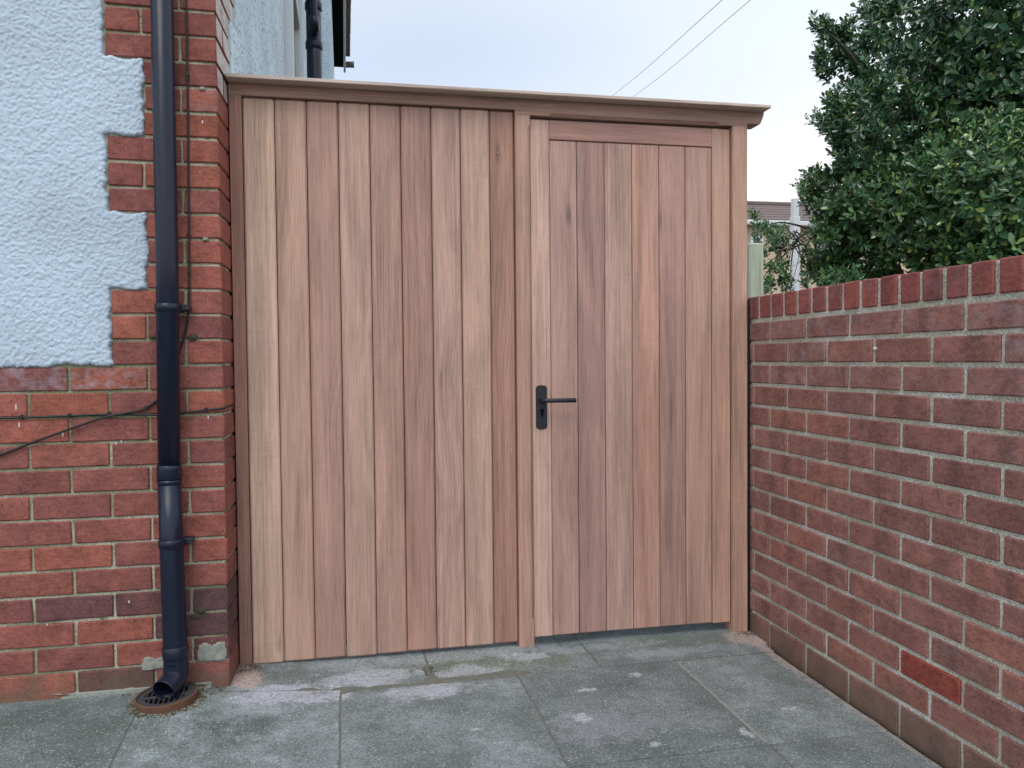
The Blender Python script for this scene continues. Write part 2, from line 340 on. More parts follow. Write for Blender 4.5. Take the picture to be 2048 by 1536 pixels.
def mat_slab():
    n = NB('concrete_paving'); P = n.pos(); rnd = n.info('Random')
    w_ = n.math('MULTIPLY', n.math('SUBTRACT', n.noise(P, 14, 6, 0.72), 0.5), 4.2)
    base = n.mix(n.ramp(n.noise(P, 5, 4, 0.6), 0.3, 0.7), (0.120, 0.146, 0.146), (0.25, 0.29, 0.305))
    base = n.mix(n.ramp(n.noise(P, 24, 4, 0.65), 0.35, 0.7, 0, 0.6), base, (0.13, 0.152, 0.145))
    base = n.scale(base, n.ramp(rnd, 0, 1, 0.84, 1.12))
    # algae along the gate foot and near the house
    al = blob(n, P, -1.02, -0.10, 0.45, 0.12, 0.9, w_); base = n.mix(n.math('MULTIPLY', al, 0.45), base, (0.13, 0.16, 0.085))
    lf = blob(n, P, -2.25, -0.42, 0.62, 0.30, 0.9, w_); base = n.mix(n.math('MULTIPLY', lf, 0.5), base, (0.085, 0.11, 0.095))
    ra = blob(n, P, -0.35, -0.02, 0.45, 0.07, 0.9, w_); base = n.mix(n.math('MULTIPLY', ra, 0.4), base, (0.10, 0.13, 0.085))
    # lavender-white cement wash
    for (cx, cy, rx, ry, s) in ((-1.0, -0.03, 0.75, 0.05, 0.3), (-0.35, -0.13, 0.25, 0.05, 0.25), (-0.75, -0.62, 0.2, 0.12, 0.22), (-1.60, -0.24, 0.20, 0.09, 0.75), (-1.37, -0.14, 0.22, 0.07, 0.55), (-1.20, -0.27, 0.17, 0.075, 0.62), (-1.06, -0.15, 0.14, 0.055, 0.5), (-0.86, -0.07, 0.10, 0.04, 0.5), (-1.66, -0.33, 0.1, 0.06, 0.4)):
        base = n.mix(n.math('MULTIPLY', blob(n, P, cx, cy, rx, ry, 0.9, w_), s), base, (0.46, 0.48, 0.55))
    # dark damp patch by the gully
    base = n.mix(n.math('MULTIPLY', blob(n, P, -1.72, -0.42, 0.16, 0.07, 0.9, w_), 0.5), base, (0.06, 0.065, 0.068))
    # pink sandy mortar in both corners and along the garden wall
    for (cx, cy, rx, ry, s) in ((-1.75, -0.12, 0.075, 0.085, 0.9), (-0.04, -0.06, 0.10, 0.10, 0.6), (-0.02, -0.30, 0.05, 0.3, 0.55), (-0.02, -0.8, 0.035, 0.4, 0.45)):
        base = n.mix(n.math('MULTIPLY', blob(n, P, cx, cy, rx, ry, 0.7, n.math('MULTIPLY', w_, 0.6)), s), base, (0.44, 0.34, 0.31))
    # white drips of mortar
    w2 = n.math('MULTIPLY', n.math('SUBTRACT', n.noise(P, 60, 4, 0.75), 0.5), 5.0)
    for (cx, cy, rx, ry) in ((-0.55, -0.29, 0.028, 0.022), (-0.80, -0.55, 0.03, 0.036), (-0.40, -0.73, 0.022, 0.034), (-0.73, -0.37, 0.035, 0.016), (-0.21, -0.62, 0.035, 0.014), (-0.66, -0.74, 0.02, 0.018), (-1.10, -0.55, 0.02, 0.01)):
        base = n.mix(n.math('MULTIPLY', blob(n, P, cx, cy, rx, ry, 1.0, w2), 0.6), base, (0.52, 0.56, 0.60))
    # dark stain in the joint near the middle
    base = n.mix(n.math('MULTIPLY', blob(n, P, -1.183, -0.13, 0.022, 0.06, 0.8, w2), 0.8), base, (0.045, 0.04, 0.035))
    # aggregate: pale and dark grit
    vo = n.n('ShaderNodeTexVoronoi'); n.l(P, vo.inputs['Vector']); vo.inputs['Scale'].default_value = 190
    s_ = n.xyz(vo.outputs['Color']); dot = n.ramp(vo.outputs['Distance'], 0.5, 0.25)
    base = n.mix(n.math('MULTIPLY', dot, n.ramp(s_[0], 0.68, 0.9, 0, 0.62)), base, (0.52, 0.55, 0.56))
    base = n.mix(n.math('MULTIPLY', dot, n.ramp(s_[1], 0.62, 0.9, 0, 0.62)), base, (0.06, 0.067, 0.067))
    g = n.noise(P, 150, 2, 0.75); base = n.scale(base, n.ramp(g, 0.28, 0.72, 0.68, 1.32))
    return n.done(base, 0.85, n.bump(n.math('ADD', g, n.math('MULTIPLY', n.noise(P, 70, 3), 1.4)), 0.6, 0.003), 0.35)
M['slab'] = mat_slab()
nd = NB('joint_dirt'); Pd = nd.pos()
M['dirt'] = nd.done(nd.mix(nd.noise(Pd, 40, 4, 0.7), (0.07, 0.075, 0.062), (0.24, 0.25, 0.215)), 0.95, nd.bump(nd.noise(Pd, 200, 3), 0.8, 0.004), 0.2)
ne = NB('earth_and_grass'); Pe = ne.pos()
M['earth'] = ne.done(ne.mix(ne.ramp(ne.noise(Pe, 1.5, 4), 0.4, 0.6), (0.05, 0.075, 0.03), (0.09, 0.075, 0.05)), 0.95, ne.bump(ne.noise(Pe, 30, 4), 0.8, 0.03), 0.2)

# ------------------------------------------------------------------ ground and paving
def zg(x, y):       # the paving rises slightly towards the foot of the house
    return 0.034*smooth01((-1.35-x)/0.6)*smooth01((y+0.75)/0.55)+0.011*smooth01((y+0.20)/0.16)*smooth01((-0.70-x)/0.14)*smooth01((x+1.75)/0.4)
ground = link('ground', mesh_py('ground', [(-600, -600, -0.05), (600, -600, -0.05), (600, 900, -0.05), (-600, 900, -0.05)], [(0, 1, 2, 3)], M['earth']))
tag(ground, kind='structure')
def sheet(x0, x1, y0, y1, dz, step, thick, jit=0.0, edge=0.0):
    nx, ny = max(2, int((x1-x0)/step)), max(2, int((y1-y0)/step)); V, F = [], []
    for j in range(ny+1):
        for i in range(nx+1):
            x, y = x0+(x1-x0)*i/nx, y0+(y1-y0)*j/ny; b = i in (0, nx) or j in (0, ny)
            xx, yy = x, y
            if b and jit: xx += (mnoise.noise((x*18, y*18, 3))*jit if i in (0, nx) else 0); yy += (mnoise.noise((x*18, y*18, 8))*jit if j in (0, ny) else 0)
            V.append((xx, yy, zg(x, y)+dz+mnoise.noise((x*6, y*6, 1))*0.0012-(edge if b else 0)))
    for j in range(ny):
        for i in range(nx):
            a = j*(nx+1)+i; F.append((a, a+1, a+nx+2, a+nx+1))
    # skirt
    ring = [i for i in range(nx+1)]+[j*(nx+1)+nx for j in range(1, ny+1)]+[ny*(nx+1)+i for i in range(nx-1, -1, -1)]+[j*(nx+1) for j in range(ny-1, 0, -1)]
    o = len(V)
    for r in ring: V.append((V[r][0], V[r][1], V[r][2]-thick))
    for k in range(len(ring)):
        q = (k+1) % len(ring); F.append((ring[k], o+k, o+q, ring[q]))
    return V, F
V, F = sheet(-4.2, -0.027, -6.0, 1.2, -0.0035, 0.12, 0.06)
pav = link('pavement', fixn(mesh_py('pavement', V, F, M['dirt']))); tag(pav, kind='structure')
V, F = sheet(-0.030, 0.02, -6.0, -0.12, -0.022, 0.03, 0.02, 0.0); link('gutter_soil', fixn(mesh_py('gutter_soil', V, F, M['dirt'])), pav)
V, F = sheet(-0.030, 0.02, -0.12, 1.2, -0.003, 0.03, 0.04, 0.0); link('mortar_fillet', fixn(mesh_py('mortar_fillet', V, F, M['slab'])), pav)
def slab(x0, x1, y0, y1, jw=0.004, dz=0.0):
    V, F = sheet(x0+jw, x1-jw, y0+jw, y1-jw, dz+random.uniform(-0.0015, 0.0015), 0.035, 0.02, 0.004, 0.0015)
    return link('paving_slab', fixn(mesh_py('paving_slab', V, F, M['slab'])), pav)
# strip at the foot of the gate, then rows towards the camera
for a, b in ((-1.80, -1.185), (-1.185, -0.635), (-0.635, -0.016)): slab(a, b, -0.205, 1.1, 0.004)
for a, b, t in ((-4.1, -3.10, -0.16), (-3.10, -2.555, -0.16), (-2.555, -2.012, -0.16)): slab(a, b, -0.805, t, 0.0022)
slab(-2.012, -1.806, -0.205, -0.155, 0.001)
for a, b in ((-2.012, -1.46), (-1.46, -0.91), (-0.91, -0.378), (-0.378, -0.024)): slab(a, b, -0.805, -0.205, 0.0032)
xs = (-4.1, -3.65, -3.10, -2.555, -2.01, -1.46, -0.91, -0.378, -0.026)
for r, y in enumerate((-1.405, -2.005, -2.605, -3.205, -3.805)):
    for i in range(len(xs)-1): slab(xs[i], xs[i+1], y, y+0.6, 0.004)
V, F = sheet(-0.3815, -0.3745, -0.79, -0.21, 0.0003, 0.04, 0.01, 0.002); link('joint_mortar', fixn(mesh_py('joint_mortar', V, F, M['concrete'])), pav)

# ------------------------------------------------------------------ the house on the left
HY = -0.165; HX = -1.785; SH = 0.0332            # front face, corner, slight splay of the flank
PB = 0.0735; ZB0 = 2.019                          # course height, a reference bed joint
def bedz(i): return ZB0 - PB*i
house = thing('house', 'rendered house with red brick quoins and plinth at the left', 'house', (HX, 0.5, 0))
house_loc = Vector((HX, 0.5, 0))
def hchild(name, mesh, loc=(0, 0, 0), color=None): return link(name, mesh, house, Vector(loc)-house_loc, color=color)
# core of mortar and masonry
def prism(name, poly, z0, z1, mat):
    k = len(poly); V = [(x, y, z0) for x, y in poly]+[(x, y, z1) for x, y in poly]
    F = [tuple(range(k-1, -1, -1)), tuple(range(k, 2*k))]+[(i, (i+1) % k, (i+1) % k+k, i+k) for i in range(k)]
    return fixn(mesh_py(name, V, F, mat))
rc = 0.0065
def sx(y): return HX + SH*(y-HY)
hchild('masonry', prism('masonry', [(-5.0, HY+rc), (HX-rc, HY+rc), (sx(4.6)-rc, 4.6), (-5.0, 4.6)], -0.1, 5.1, M['mortar_old']))
PAL_OLD = [(139, 82, 71), (135, 80, 70), (130, 78, 70), (126, 76, 70), (142, 84, 70), (126, 77, 70), (136, 80, 67), (122, 75, 70), (132, 80, 70)]
def old_col(dark=False, eff=1.0):
    c = random.choice(PAL_OLD) if not dark else random.choice([(88, 63, 65), (98, 65, 65), (94, 62, 63)])
    k = random.uniform(1.05, 1.26)
    return (*lin(*c, k), eff)
def house_brick(x0, x1, y0, y1, z0, z1, color, shear=False):
    cx, cy, cz = (x0+x1)/2, (y0+y1)/2, (z0+z1)/2
    v, f = cbox_vf(x0-cx, x1-cx, y0-cy, y1-cy, z0-cz, z1-cz, 0.003, 0.0014)
    if shear: v = [(a+SH*(b+cy-HY), b, c) for a, b, c in v]
    m = fixn(mesh_py('brick', v, f, M['brick_old']))
    if shear and cz > 1.80:                      # sky brightness painted as a paler colour on the flank of the upper quoins
        m.materials.append(M['brick_pale'])
        for p in m.polygons: p.material_index = 1 if p.normal.x > 0.9 else 0
    return hchild('brick', m, (cx, cy, cz), color)
JT = 0.0082; LS = 0.2135
for r in range(-14, 28):
    z1, z0 = bedz(r-1)-JT/2, bedz(r)+JT/2
    if r == 27: z0 = 0.02
    dark = r in (25, 26) 
    full = r >= 15
    grp_long = ((r+60)//3) % 2 == 0 if r < 15 else None          # rows 0-2, 6-8, 12-14 long
    left = -3.4 if full else (-2.088 if grp_long else -1.985)
    # corner brick and the quoin on the flank
    front = 0.0985 if r % 2 == 0 else 0.2045
    side = 0.213 if r % 2 == 0 else 0.100
    dk = (r in (24, 25, 26) and random.random() < 0.8)
    eff = 0.75 if r == 4 else 1.0
    house_brick(HX-front, HX, HY, HY+side, z0, z1, old_col(dk, eff), True)
    s_end = HY+(0.33 if ((r+63)//3) % 2 == 0 else 0.225)
    y = HY+side+JT
    while y < s_end-0.03:
        y2 = min(y+0.213 if r % 2 else y+0.104, s_end); house_brick(HX-0.1, HX, y, y2, z0, z1, old_col(dk), True); y = y2+JT
    x = HX-front-JT+0.001
    while x > left+0.02:
        xa = max(x-LS+JT, left if not full else -9)
        eff = 1.0
        if r == 15 and xa > -2.7: eff = 0.45
        if r == 16 and random.random() < 0.5: eff = 0.75
        dk2 = (r == 24 and x > -2.15) or (r in (26, 27) and random.random() < 0.4)
        house_brick(xa, x, HY, HY+0.1, z0, z1, old_col(dk2, eff)); x = xa-JT
# roughcast on the front: a real lumpy skin with a ragged stepped edge
def gauss2(a, s):
    ky = np.fft.fftfreq(a.shape[0])[:, None]; kx = np.fft.fftfreq(a.shape[1])[None, :]
    b = np.real(np.fft.ifft2(np.fft.fft2(a)*np.exp(-2*(math.pi*s)**2*(kx**2+ky**2)))); return b/b.std()
def tooth(z):
    r = math.ceil((ZB0-z)/PB)
    if r >= 15: return -99
    return -2.088 if ((r+60)//3) % 2 == 0 else -1.985
st = 0.003; gx = np.arange(-2.86, -1.965, st); gz = np.arange(0.985, 2.34, st)
imp = (rng.random((len(gz), len(gx))) < 0.25)*rng.random((len(gz), len(gx)))
h = 0.0002*gauss2(rng.normal(size=(len(gz), len(gx))), 2.0)+0.0012*np.clip(gauss2(imp, 0.72), -1.0, 2.2)+0.0004*np.clip(gauss2(rng.normal(size=(len(gz), len(gx))), 0.6), -1.5, 2)+0.0006*gauss2(rng.normal(size=(len(gz), len(gx))), 14)
wobx = 0.0028*gauss2(rng.normal(size=(len(gz), 3)), 2.5)[:, 0]; wobz = 0.0035*gauss2(rng.normal(size=(3, len(gx))), 4)[0]
mask = np.zeros((len(gz), len(gx)), bool)
for j, z in enumerate(gz):
    for i, x in enumerate(gx):
        t = tooth(z+wobz[i]); mask[j, i] = (x < t-0.003+wobx[j]) and (z > bedz(14)-0.006+wobz[i])
er = mask.copy(); dist = np.zeros(mask.shape)
for k in range(4):
    e2 = er.copy(); e2[:, :-1] &= er[:, 1:]; e2[:, 1:] &= er[:, :-1]; e2[:-1] &= er[1:]; e2[1:] &= er[:-1]; e2[0] = er[0]; e2[-1] = er[-1]; e2[:, 0] = er[:, 0]
    dist += er; er = e2
prof = np.array([0.010, -0.0022, -0.0042, -0.0050, -0.0055])
yy = HY + prof[dist.astype(int)] - np.where(dist > 0, h, 0)
vid = -np.ones(mask.shape, int); V = []
for j in range(len(gz)):
    for i in range(len(gx)):
        vid[j, i] = len(V); V.append((gx[i]-HX, yy[j, i]-0.5, gz[j]))
F = []
for j in range(len(gz)-1):
    for i in range(len(gx)-1):
        if mask[j, i] or mask[j+1, i] or mask[j, i+1] or mask[j+1, i+1]: F.append((vid[j, i], vid[j, i+1], vid[j+1, i+1], vid[j+1, i]))
m = mesh_py('roughcast', V, F, M['render'], True); bm = bmesh.new(); bm.from_mesh(m)
bmesh.ops.delete(bm, geom=[v for v in bm.verts if not v.link_faces], context='VERTS'); bm.to_mesh(m); bm.free()
link('roughcast', m, house)
# the same skin beyond the frame, plain
hchild('roughcast', prism('roughcast', [(-5.0, HY-0.005), (-2.855, HY-0.005), (-2.855, HY+0.02), (-5.0, HY+0.02)], 0.99, 5.1, M['render']))
hchild('roughcast', prism('roughcast', [(-2.855, HY-0.005), (-1.99, HY-0.005), (-1.99, HY+0.02), (-2.855, HY+0.02)], 2.335, 5.1, M['render']))
# pebbledash on the flank, stepped round the quoins
WY0, WY1, WZ0, WZ1 = 1.75, 2.62, 2.2, 3.75            # window opening in the flank
def flank(y0, y1, z0, z1, out=0.004):
    n_ = 0.012; hchild('pebbledash', prism('pebbledash', [(sx(y0)+out, y0), (sx(y1)+out, y1), (sx(y1)-0.02, y1), (sx(y0)-0.02, y0)], z0, z1, M['render_dash']))
for g in range(-5, 10):
    za, zb = bedz(g*3+2), bedz(g*3-1)
    ln = 0.335 if ((g*3+63)//3) % 2 == 0 else 0.23
    flank(HY+ln, HY+0.335 if ln < 0.3 else HY+0.3351, max(za, -0.05), zb) if ln < 0.3 else None
ztop = bedz(-15)
flank(HY+0.335, WY0, -0.05, ztop); flank(HY-0.0, WY0, ztop, 5.1)
flank(WY0, WY1, -0.05, WZ0); flank(WY0, WY1, WZ1, 5.1); flank(WY1, 4.6, -0.05, 5.1)
# window in the flank with its vent sash propped open
win = link('window', None, house, Vector((sx(2.2), 2.2, WZ0))-house_loc)
def wchild(name, x0, x1, y0, y1, z0, z1, mat, c=0.004, parent=None, base=None):
    v, f = cbox_vf(x0, x1, y0, y1, z0, z1, c); o = link(name, fixn(mesh_py(name, v, f, mat)), parent or win); return o
HW = (WY1-WY0)/2; HH = WZ1-WZ0
wchild('frame', -0.03, 0.035, -HW, -HW+0.06, 0, HH, M['upvc_white']); wchild('frame', -0.03, 0.035, HW-0.06, HW, 0, HH, M['upvc_white'])
wchild('frame', -0.03, 0.035, -HW+0.06, HW-0.06, HH-0.06, HH, M['upvc_white']); wchild('frame', -0.03, 0.035, -HW+0.06, HW-0.06, 0, 0.06, M['upvc_white'])
wchild('frame', -0.029, 0.034, -HW+0.06, HW-0.06, 0.86, 0.92, M['upvc_white'])
wchild('sill', -0.05, 0.075, -HW-0.04, HW+0.04, -0.035, -0.002, M['upvc_white'])
wchild('pane', -0.004, 0.004, -HW+0.06, HW-0.06, 0.06, 0.86, M['glass'], 0.001)
# vent sash, hinged at the top, swung out
sash = link('sash', None, win); sash.location = (0.045, 0, HH-0.05); sash.rotation_euler = (0, R(-2.5), 0)
sh = HH-0.05-0.91
# (kept as one mesh: the sash frame with its pane)
sv, sf = [], []
for (x0, x1, y0, y1, z0, z1) in ((-0.015, 0.015, -HW+0.04, -HW+0.09, -sh, 0), (-0.015, 0.015, -0.06, -0.01, -sh, 0), (-0.015, 0.015, -HW+0.09, -0.06, -sh, -sh+0.05), (-0.015, 0.015, -HW+0.09, -0.06, -0.05, 0)):
    v, f = cbox_vf(x0, x1, y0, y1, z0, z1, 0.004); sf += [tuple(i+len(sv) for i in q) for q in f]; sv += v
sash.name = 'sash_tmp'; bpy.data.objects.remove(sash)
sash = link('sash', fixn(mesh_py('sash', sv, sf, M['upvc_white'])), win, (0.045, 0, HH-0.05), (0, R(-2.5), 0))
v, f = cbox_vf(-0.003, 0.003, -HW+0.09, -0.06, -sh+0.05, -0.05, 0.001)
sp = link('pane', fixn(mesh_py('pane', v, f, M['glass'])), win, (0.045, 0, HH-0.05), (0, R(-2.5), 0))
# rear wing: end of the flank with the eaves that stand against the sky
AX = -1.502; EZ = -0.29
hchild('rear_wall', prism('rear_wall', [(AX-3, 4.6), (AX, 4.6), (AX, 6.9), (AX-3, 6.9)], -0.1, 4.70+EZ, M['render_dash']))
hchild('soffit', cbox('soffit', AX-0.02, AX+0.105, 1.9+2.6, 6.93, 4.655+EZ, 4.69+EZ, 0.004, M['void']))
hchild('fascia', cbox('fascia', AX+0.105, AX+0.130, 4.5, 6.94, 4.60+EZ, 4.80+EZ, 0.004, M['upvc_white']))
for i in range(13):
    y = 4.5+i*0.187
    hchild('roof_tile', fixn(mesh_py('roof_tile', *cbox_vf(AX+0.02, AX+0.180, y, y+0.181, 4.78+EZ+0.006*(i % 2), 4.815+EZ+0.006*(i % 2), 0.006, 0.004), M['tile'])))
roof = prism('roof', [(AX-3, 4.5), (AX+0.14, 4.5), (AX+0.14, 6.92), (AX-3, 6.92)], 0, 0.03, M['tile'])
for v in roof.vertices: v.co.z += 4.79+EZ+(AX+0.16-v.co.x)*0.7
hchild('roof', roof)
tube_obj('gutter_end', house, M['tile'], [Vector((AX+0.115, 6.96, 4.70+EZ))-house_loc, Vector((AX+0.215, 6.96, 4.705+EZ))-house_loc, Vector((AX+0.225, 6.96, 4.705+EZ))-house_loc], [0.034, 0.034, 0.045], 12)
# cement patches smeared over the lowest courses
def patch(x0, x1, z0, z1, seed):
    nx, nz = 26, 14; V, F = [], []
    for j in range(nz+1):
        for i in range(nx+1):
            u, v = i/nx, j/nz
            e = min(u, 1-u, v, 1-v)*4; x = x0+(x1-x0)*u; z = z0+(z1-z0)*v
            n_ = mnoise.noise((x*45, z*45, seed))
            e2 = min(1, e)+n_*0.5-0.1
            V.append((x-HX, HY-0.5+(0.004 if e2 < 0.25 else -0.004-0.003*n_), z))
    for j in range(nz):
        for i in range(nx):
            a = j*(nx+1)+i; F.append((a, a+1, a+nx+2, a+nx+1))
    return link('cement_patch', mesh_py('cement_patch', V, F, M['concrete'], True), house)
patch(-1.880, -1.786, 0.098, 0.165, 2); patch(-2.04, -1.93, 0.092, 0.135, 9); patch(-2.3, -1.785, 0.02, 0.048, 5)

# ------------------------------------------------------------------ garden wall on the right
gw = thing('garden_wall', 'red brick garden wall with brick-on-edge coping running beside the gate', 'wall', (0.1, -0.5, 0))
gl_ = Vector((0.1, -0.5, 0))
def gchild(name, mesh, loc, rot=None, color=None): return link(name, mesh, gw, Vector(loc)-gl_, rot, color)
YA, YB = 2.6, -2.7
gchild('mortar', cbox('mortar', 0.0058, 0.21, YB, YA, -0.1, 1.2085, 0.002, M['mortar_wall']), (0, 0, 0))
PALW = [(123, 86, 79), (126, 88, 81), (119, 84, 78), (128, 88, 79), (117, 82, 78), (123, 86, 81)]
bvar = {}
def wall_brick(ya, yb, z0, z1, color, name='brick', var=None, depth=0.1, jit=0.0012):
    ln = round(abs(yb-ya), 3); hh = round(z1-z0, 4); k = (ln, hh, random.randrange(6), name)
    if k not in bvar:
        v, f = cbox_vf(-ln/2, ln/2, 0, depth, -hh/2, hh/2, 0.003 if name == 'brick' else 0.0032, jit); bvar[k] = fixn(mesh_py(name, v, f, M['brick_wall']))
    # local x runs towards the camera, local y into the wall
    return gchild(name, bvar[k], (random.uniform(-0.0012, 0.0012), (ya+yb)/2, (z0+z1)/2), (0, 0, -math.pi/2+random.uniform(-0.002, 0.002)), color)
for k in range(15):
    zt, zb = 1.125-0.075*k-0.0061, 1.125-0.075*(k+1)+0.0061
    if k == 14: zb = -0.02
    y = (-0.1355 if k % 2 == 0 else -0.248)+0.225*2+0.0055
    y0 = y
    while y > -1.75:
        a, b = y-0.0122+0.0055, y-0.225+0.0055
        c = lin(*random.choice(PALW), random.uniform(1.28, 1.42))
        al = 1.0
        if k == 0: al = random.choice((0.6, 0.7, 0.8))
        elif k in (1, 2): al = random.choice((1, 0.85, 0.6, 0.75))
        elif random.random() < 0.15: al = 0.85
        if k == 12 and b < -0.86 < a: c, al = lin(132, 68, 57, 1.1), 1.0
        wall_brick(a, b, zb, zt, (*c, al))
        y -= 0.225
y = 0.19
while y > -1.75:
    wall_brick(y-0.0075, y-0.0747, 1.134, 1.2115+random.uniform(-0.0006, 0.0006), (*lin(*random.choice([(131, 76, 70), (127, 73, 69), (134, 79, 72), (122, 72, 70)]), 1.25), random.choice((1, 0.85, 0.8))), 'coping_brick', depth=0.213, jit=0.0009)
    y -= 0.0822
# small screw left in a joint
tube_obj('screw', gw, M['upvc_white'], [Vector((0.006, -0.705, 1.018))-gl_, Vector((-0.006, -0.705, 1.018))-gl_], 0.004, 8)

# ------------------------------------------------------------------ the timber gate
GL = Vector((-0.9, 0.03, 0))
gate = thing('timber_gate', 'new reddish hardwood gate with fixed boarded panel, side door and moulded cap', 'gate', GL)
def gb(name, x0, x1, y0, y1, z0, z1, rgb, c=0.003, k=1.31, mat='wood_v', parent=None, jit=0):
    o = board(name, parent or gate, M[mat], x0, x1, y0, y1, z0, z1, c, lin(*rgb, k), jit)
    o.location -= GL
    return o
def loft(secs):
    """cross-sections of equal point count joined in order"""
    V, F = [], []; n_ = len(secs[0])
    for s in secs: V += [tuple(p) for p in s]
    for i in range(len(secs)-1):
        for k in range(n_):
            a, b = i*n_+k, i*n_+(k+1) % n_; F.append((a, b, b+n_, a+n_))
    F.append(tuple(range(n_-1, -1, -1))); F.append(tuple(range((len(secs)-1)*n_, len(secs)*n_)))
    return V, F
def centred(name, parent, V, F, mat, rgb, k=1.31):
    c = sum((Vector(v) for v in V), Vector())/len(V)
    m = fixn(mesh_py(name, [Vector(v)-c for v in V], F, M[mat])); return link(name, m, parent, c-GL, color=lin(*rgb, k))
# posts
def post_loft(x0, x1, z0, z1, ch, za, zb, side):
    def sec(z, q):
        e = 0.0015
        if side > 0: return [(x0+e, 0, z), (x1-max(q, e), 0, z), (x1, max(q, e), z), (x1, 0.07, z), (x0, 0.07, z), (x0, e, z)]
        return [(x0+max(q, e), 0, z), (x1-e, 0, z), (x1, e, z), (x1, 0.07, z), (x0, 0.07, z), (x0, max(q, e), z)]
    return loft([sec(z0, 0), sec(za, 0), sec(za+0.014, ch), sec(zb-0.014, ch), sec(zb, 0), sec(z1, 0)])
centred('post', gate, *post_loft(-1.776, -1.7385, 0.012, 1.836, 0.0, 0.1, 1.75, 1), 'wood_v', (138, 107, 98))
centred('post', gate, *post_loft(-0.8595, -0.8075, 0.0, 1.820, 0.009, 0.095, 1.79, 1), 'wood_v', (155, 128, 117))
centred('post', gate, *post_loft(-0.0680, -0.012, 0.0, 1.820, 0.0, 0.1, 1.75, -1), 'wood_v', (158, 131, 119))
# head rail with its stopped chamfer over the door and the shaped horn at the end
ZT = 1.8730
def hsec(x, zb, q):
    e = 0.0015; return [(x, max(q, e), zb), (x, 0.07, zb), (x, 0.07, ZT), (x, 0, ZT), (x, 0, zb+max(q, e))]
V, F = loft([hsec(-1.776, 1.836, 0), hsec(-0.8595, 1.836, 0)])
V2, F2 = loft([hsec(-0.8595, 1.820, 0), hsec(-0.745, 1.820, 0), hsec(-0.731, 1.820, 0.010), hsec(-0.128, 1.820, 0.010), hsec(-0.114, 1.820, 0), hsec(-0.012, 1.820, 0)])
F += [tuple(i+len(V) for i in f) for f in F2]; V += V2
prof_h = [(-0.012, 1.831), (0.038, 1.831), (0.044, 1.843), (0.0515, 1.862), (0.0525, 1.867), (0.053, ZT), (-0.012, ZT)]
kk = len(prof_h); V3 = [(x, 0, z) for x, z in prof_h]+[(x, 0.07, z) for x, z in prof_h]
F3 = [tuple(range(kk)), tuple(range(2*kk-1, kk-1, -1))]+[(i, (i+1) % kk, (i+1) % kk+kk, i+kk) for i in range(kk)]
F += [tuple(i+len(V) for i in f) for f in F3]; V += V3
centred('head_rail', gate, V, F, 'wood_h', (143, 118, 111))
gb('cap', -1.7785, 0.054, -0.050, 0.095, 1.8735, 1.8850, (172, 164, 160), 0.002, mat='wood_h')
gb('cap_fillet', -1.7745, 0.058, -0.014, 0.0, 1.862, 1.8780, (128, 100, 94), 0.002, mat='wood_h') if False else None
# boards of the fixed panel
XB = (-1.7375, -1.640, -1.541, -1.441, -1.341, -1.241, -1.141, -1.043, -0.945, -0.8605)
CB = [(176, 154, 141), (162, 136, 124), (149, 122, 114), (162, 137, 127), (155, 128, 119), (149, 121, 113), (160, 134, 125), (167, 142, 131), (149, 117, 107)]
for i in range(9):
    dy = (0, 0.002, 0.0008, 0, 0.0022, 0.0006, 0.0018, 0, 0.0026)[i]
    gb('plank', XB[i]+0.0012, XB[i+1]-0.0012, 0.011+dy, 0.031+dy, 0.020+(0, 0.001, 0.002, 0, 0.001, 0.003, 0.002, 0.003, 0.004)[i], 1.8335, CB[i], 0.0048)
gb('backing', -1.7380, -0.8600, 0.040, 0.050, 0.05, 1.83, (70, 50, 44), 0.001)
# the door
door = link('door', None, gate, Vector((-0.0665, 0.03, 0.03))-GL)
DL = Vector((-0.0665, 0.03, 0.03))
def db(name, x0, x1, y0, y1, z0, z1, rgb, c=0.003, mat='wood_v'):
    o = board(name, door, M[mat], x0, x1, y0, y1, z0, z1, c, lin(*rgb, 1.31)); o.location -= DL; return o
db('stile', -0.8045, -0.7380, 0.016, 0.060, 0.036, 1.812, (168, 143, 134), 0.002)
db('stile', -0.1395, -0.0715, 0.016, 0.060, 0.034, 1.812, (159, 133, 122), 0.002)
db('top_rail', -0.7375, -0.1400, 0.016, 0.060, 1.7465, 1.812, (146, 116, 110), 0.002, 'wood_h')
XD = (-0.7375, -0.6395, -0.540, -0.4395, -0.339, -0.2405, -0.140)
CD = [(155, 130, 124), (146, 121, 116), (161, 136, 128), (162, 132, 122), (149, 123, 117), (154, 128, 120)]
for i in range(6): db('plank', XD[i]+0.0010, XD[i+1]-0.0010, 0.020, 0.042, 0.0355, 1.7450, CD[i], 0.0025)
db('backing', -0.7380, -0.1400, 0.046, 0.056, 0.06, 1.74, (70, 50, 44), 0.001)
# handle set: arched plate, round lever, keyhole, screws
def plate():
    out = []
    hw, z0, z1 = 0.0195, 0.766, 0.898
    for k in range(9): a = math.pi*k/8; out.append((math.cos(a)*hw, z1+math.sin(a)*0.010))
    for k in range(9): a = math.pi+math.pi*k/8; out.append((math.cos(a)*hw, z0+math.sin(a)*0.010))
    n_ = len(out); ins = 0.93
    V = [(-0.7725+x, 0.0159, z) for x, z in out]+[(-0.7725+x, 0.0130, z) for x, z in out]+[(-0.7725+x*ins, 0.0115, 0.832+(z-0.832)*0.985) for x, z in out]
    F = [tuple(range(2*n_, 3*n_))]
    for s in (0, n_):
        F += [(s+i, s+(i+1) % n_, s+n_+(i+1) % n_, s+n_+i) for i in range(n_)]
    return V, F
V, F = plate(); link('handle_plate', fixn(mesh_py('handle_plate', [Vector(v)-DL for v in V], F, M['iron_black'])), door)
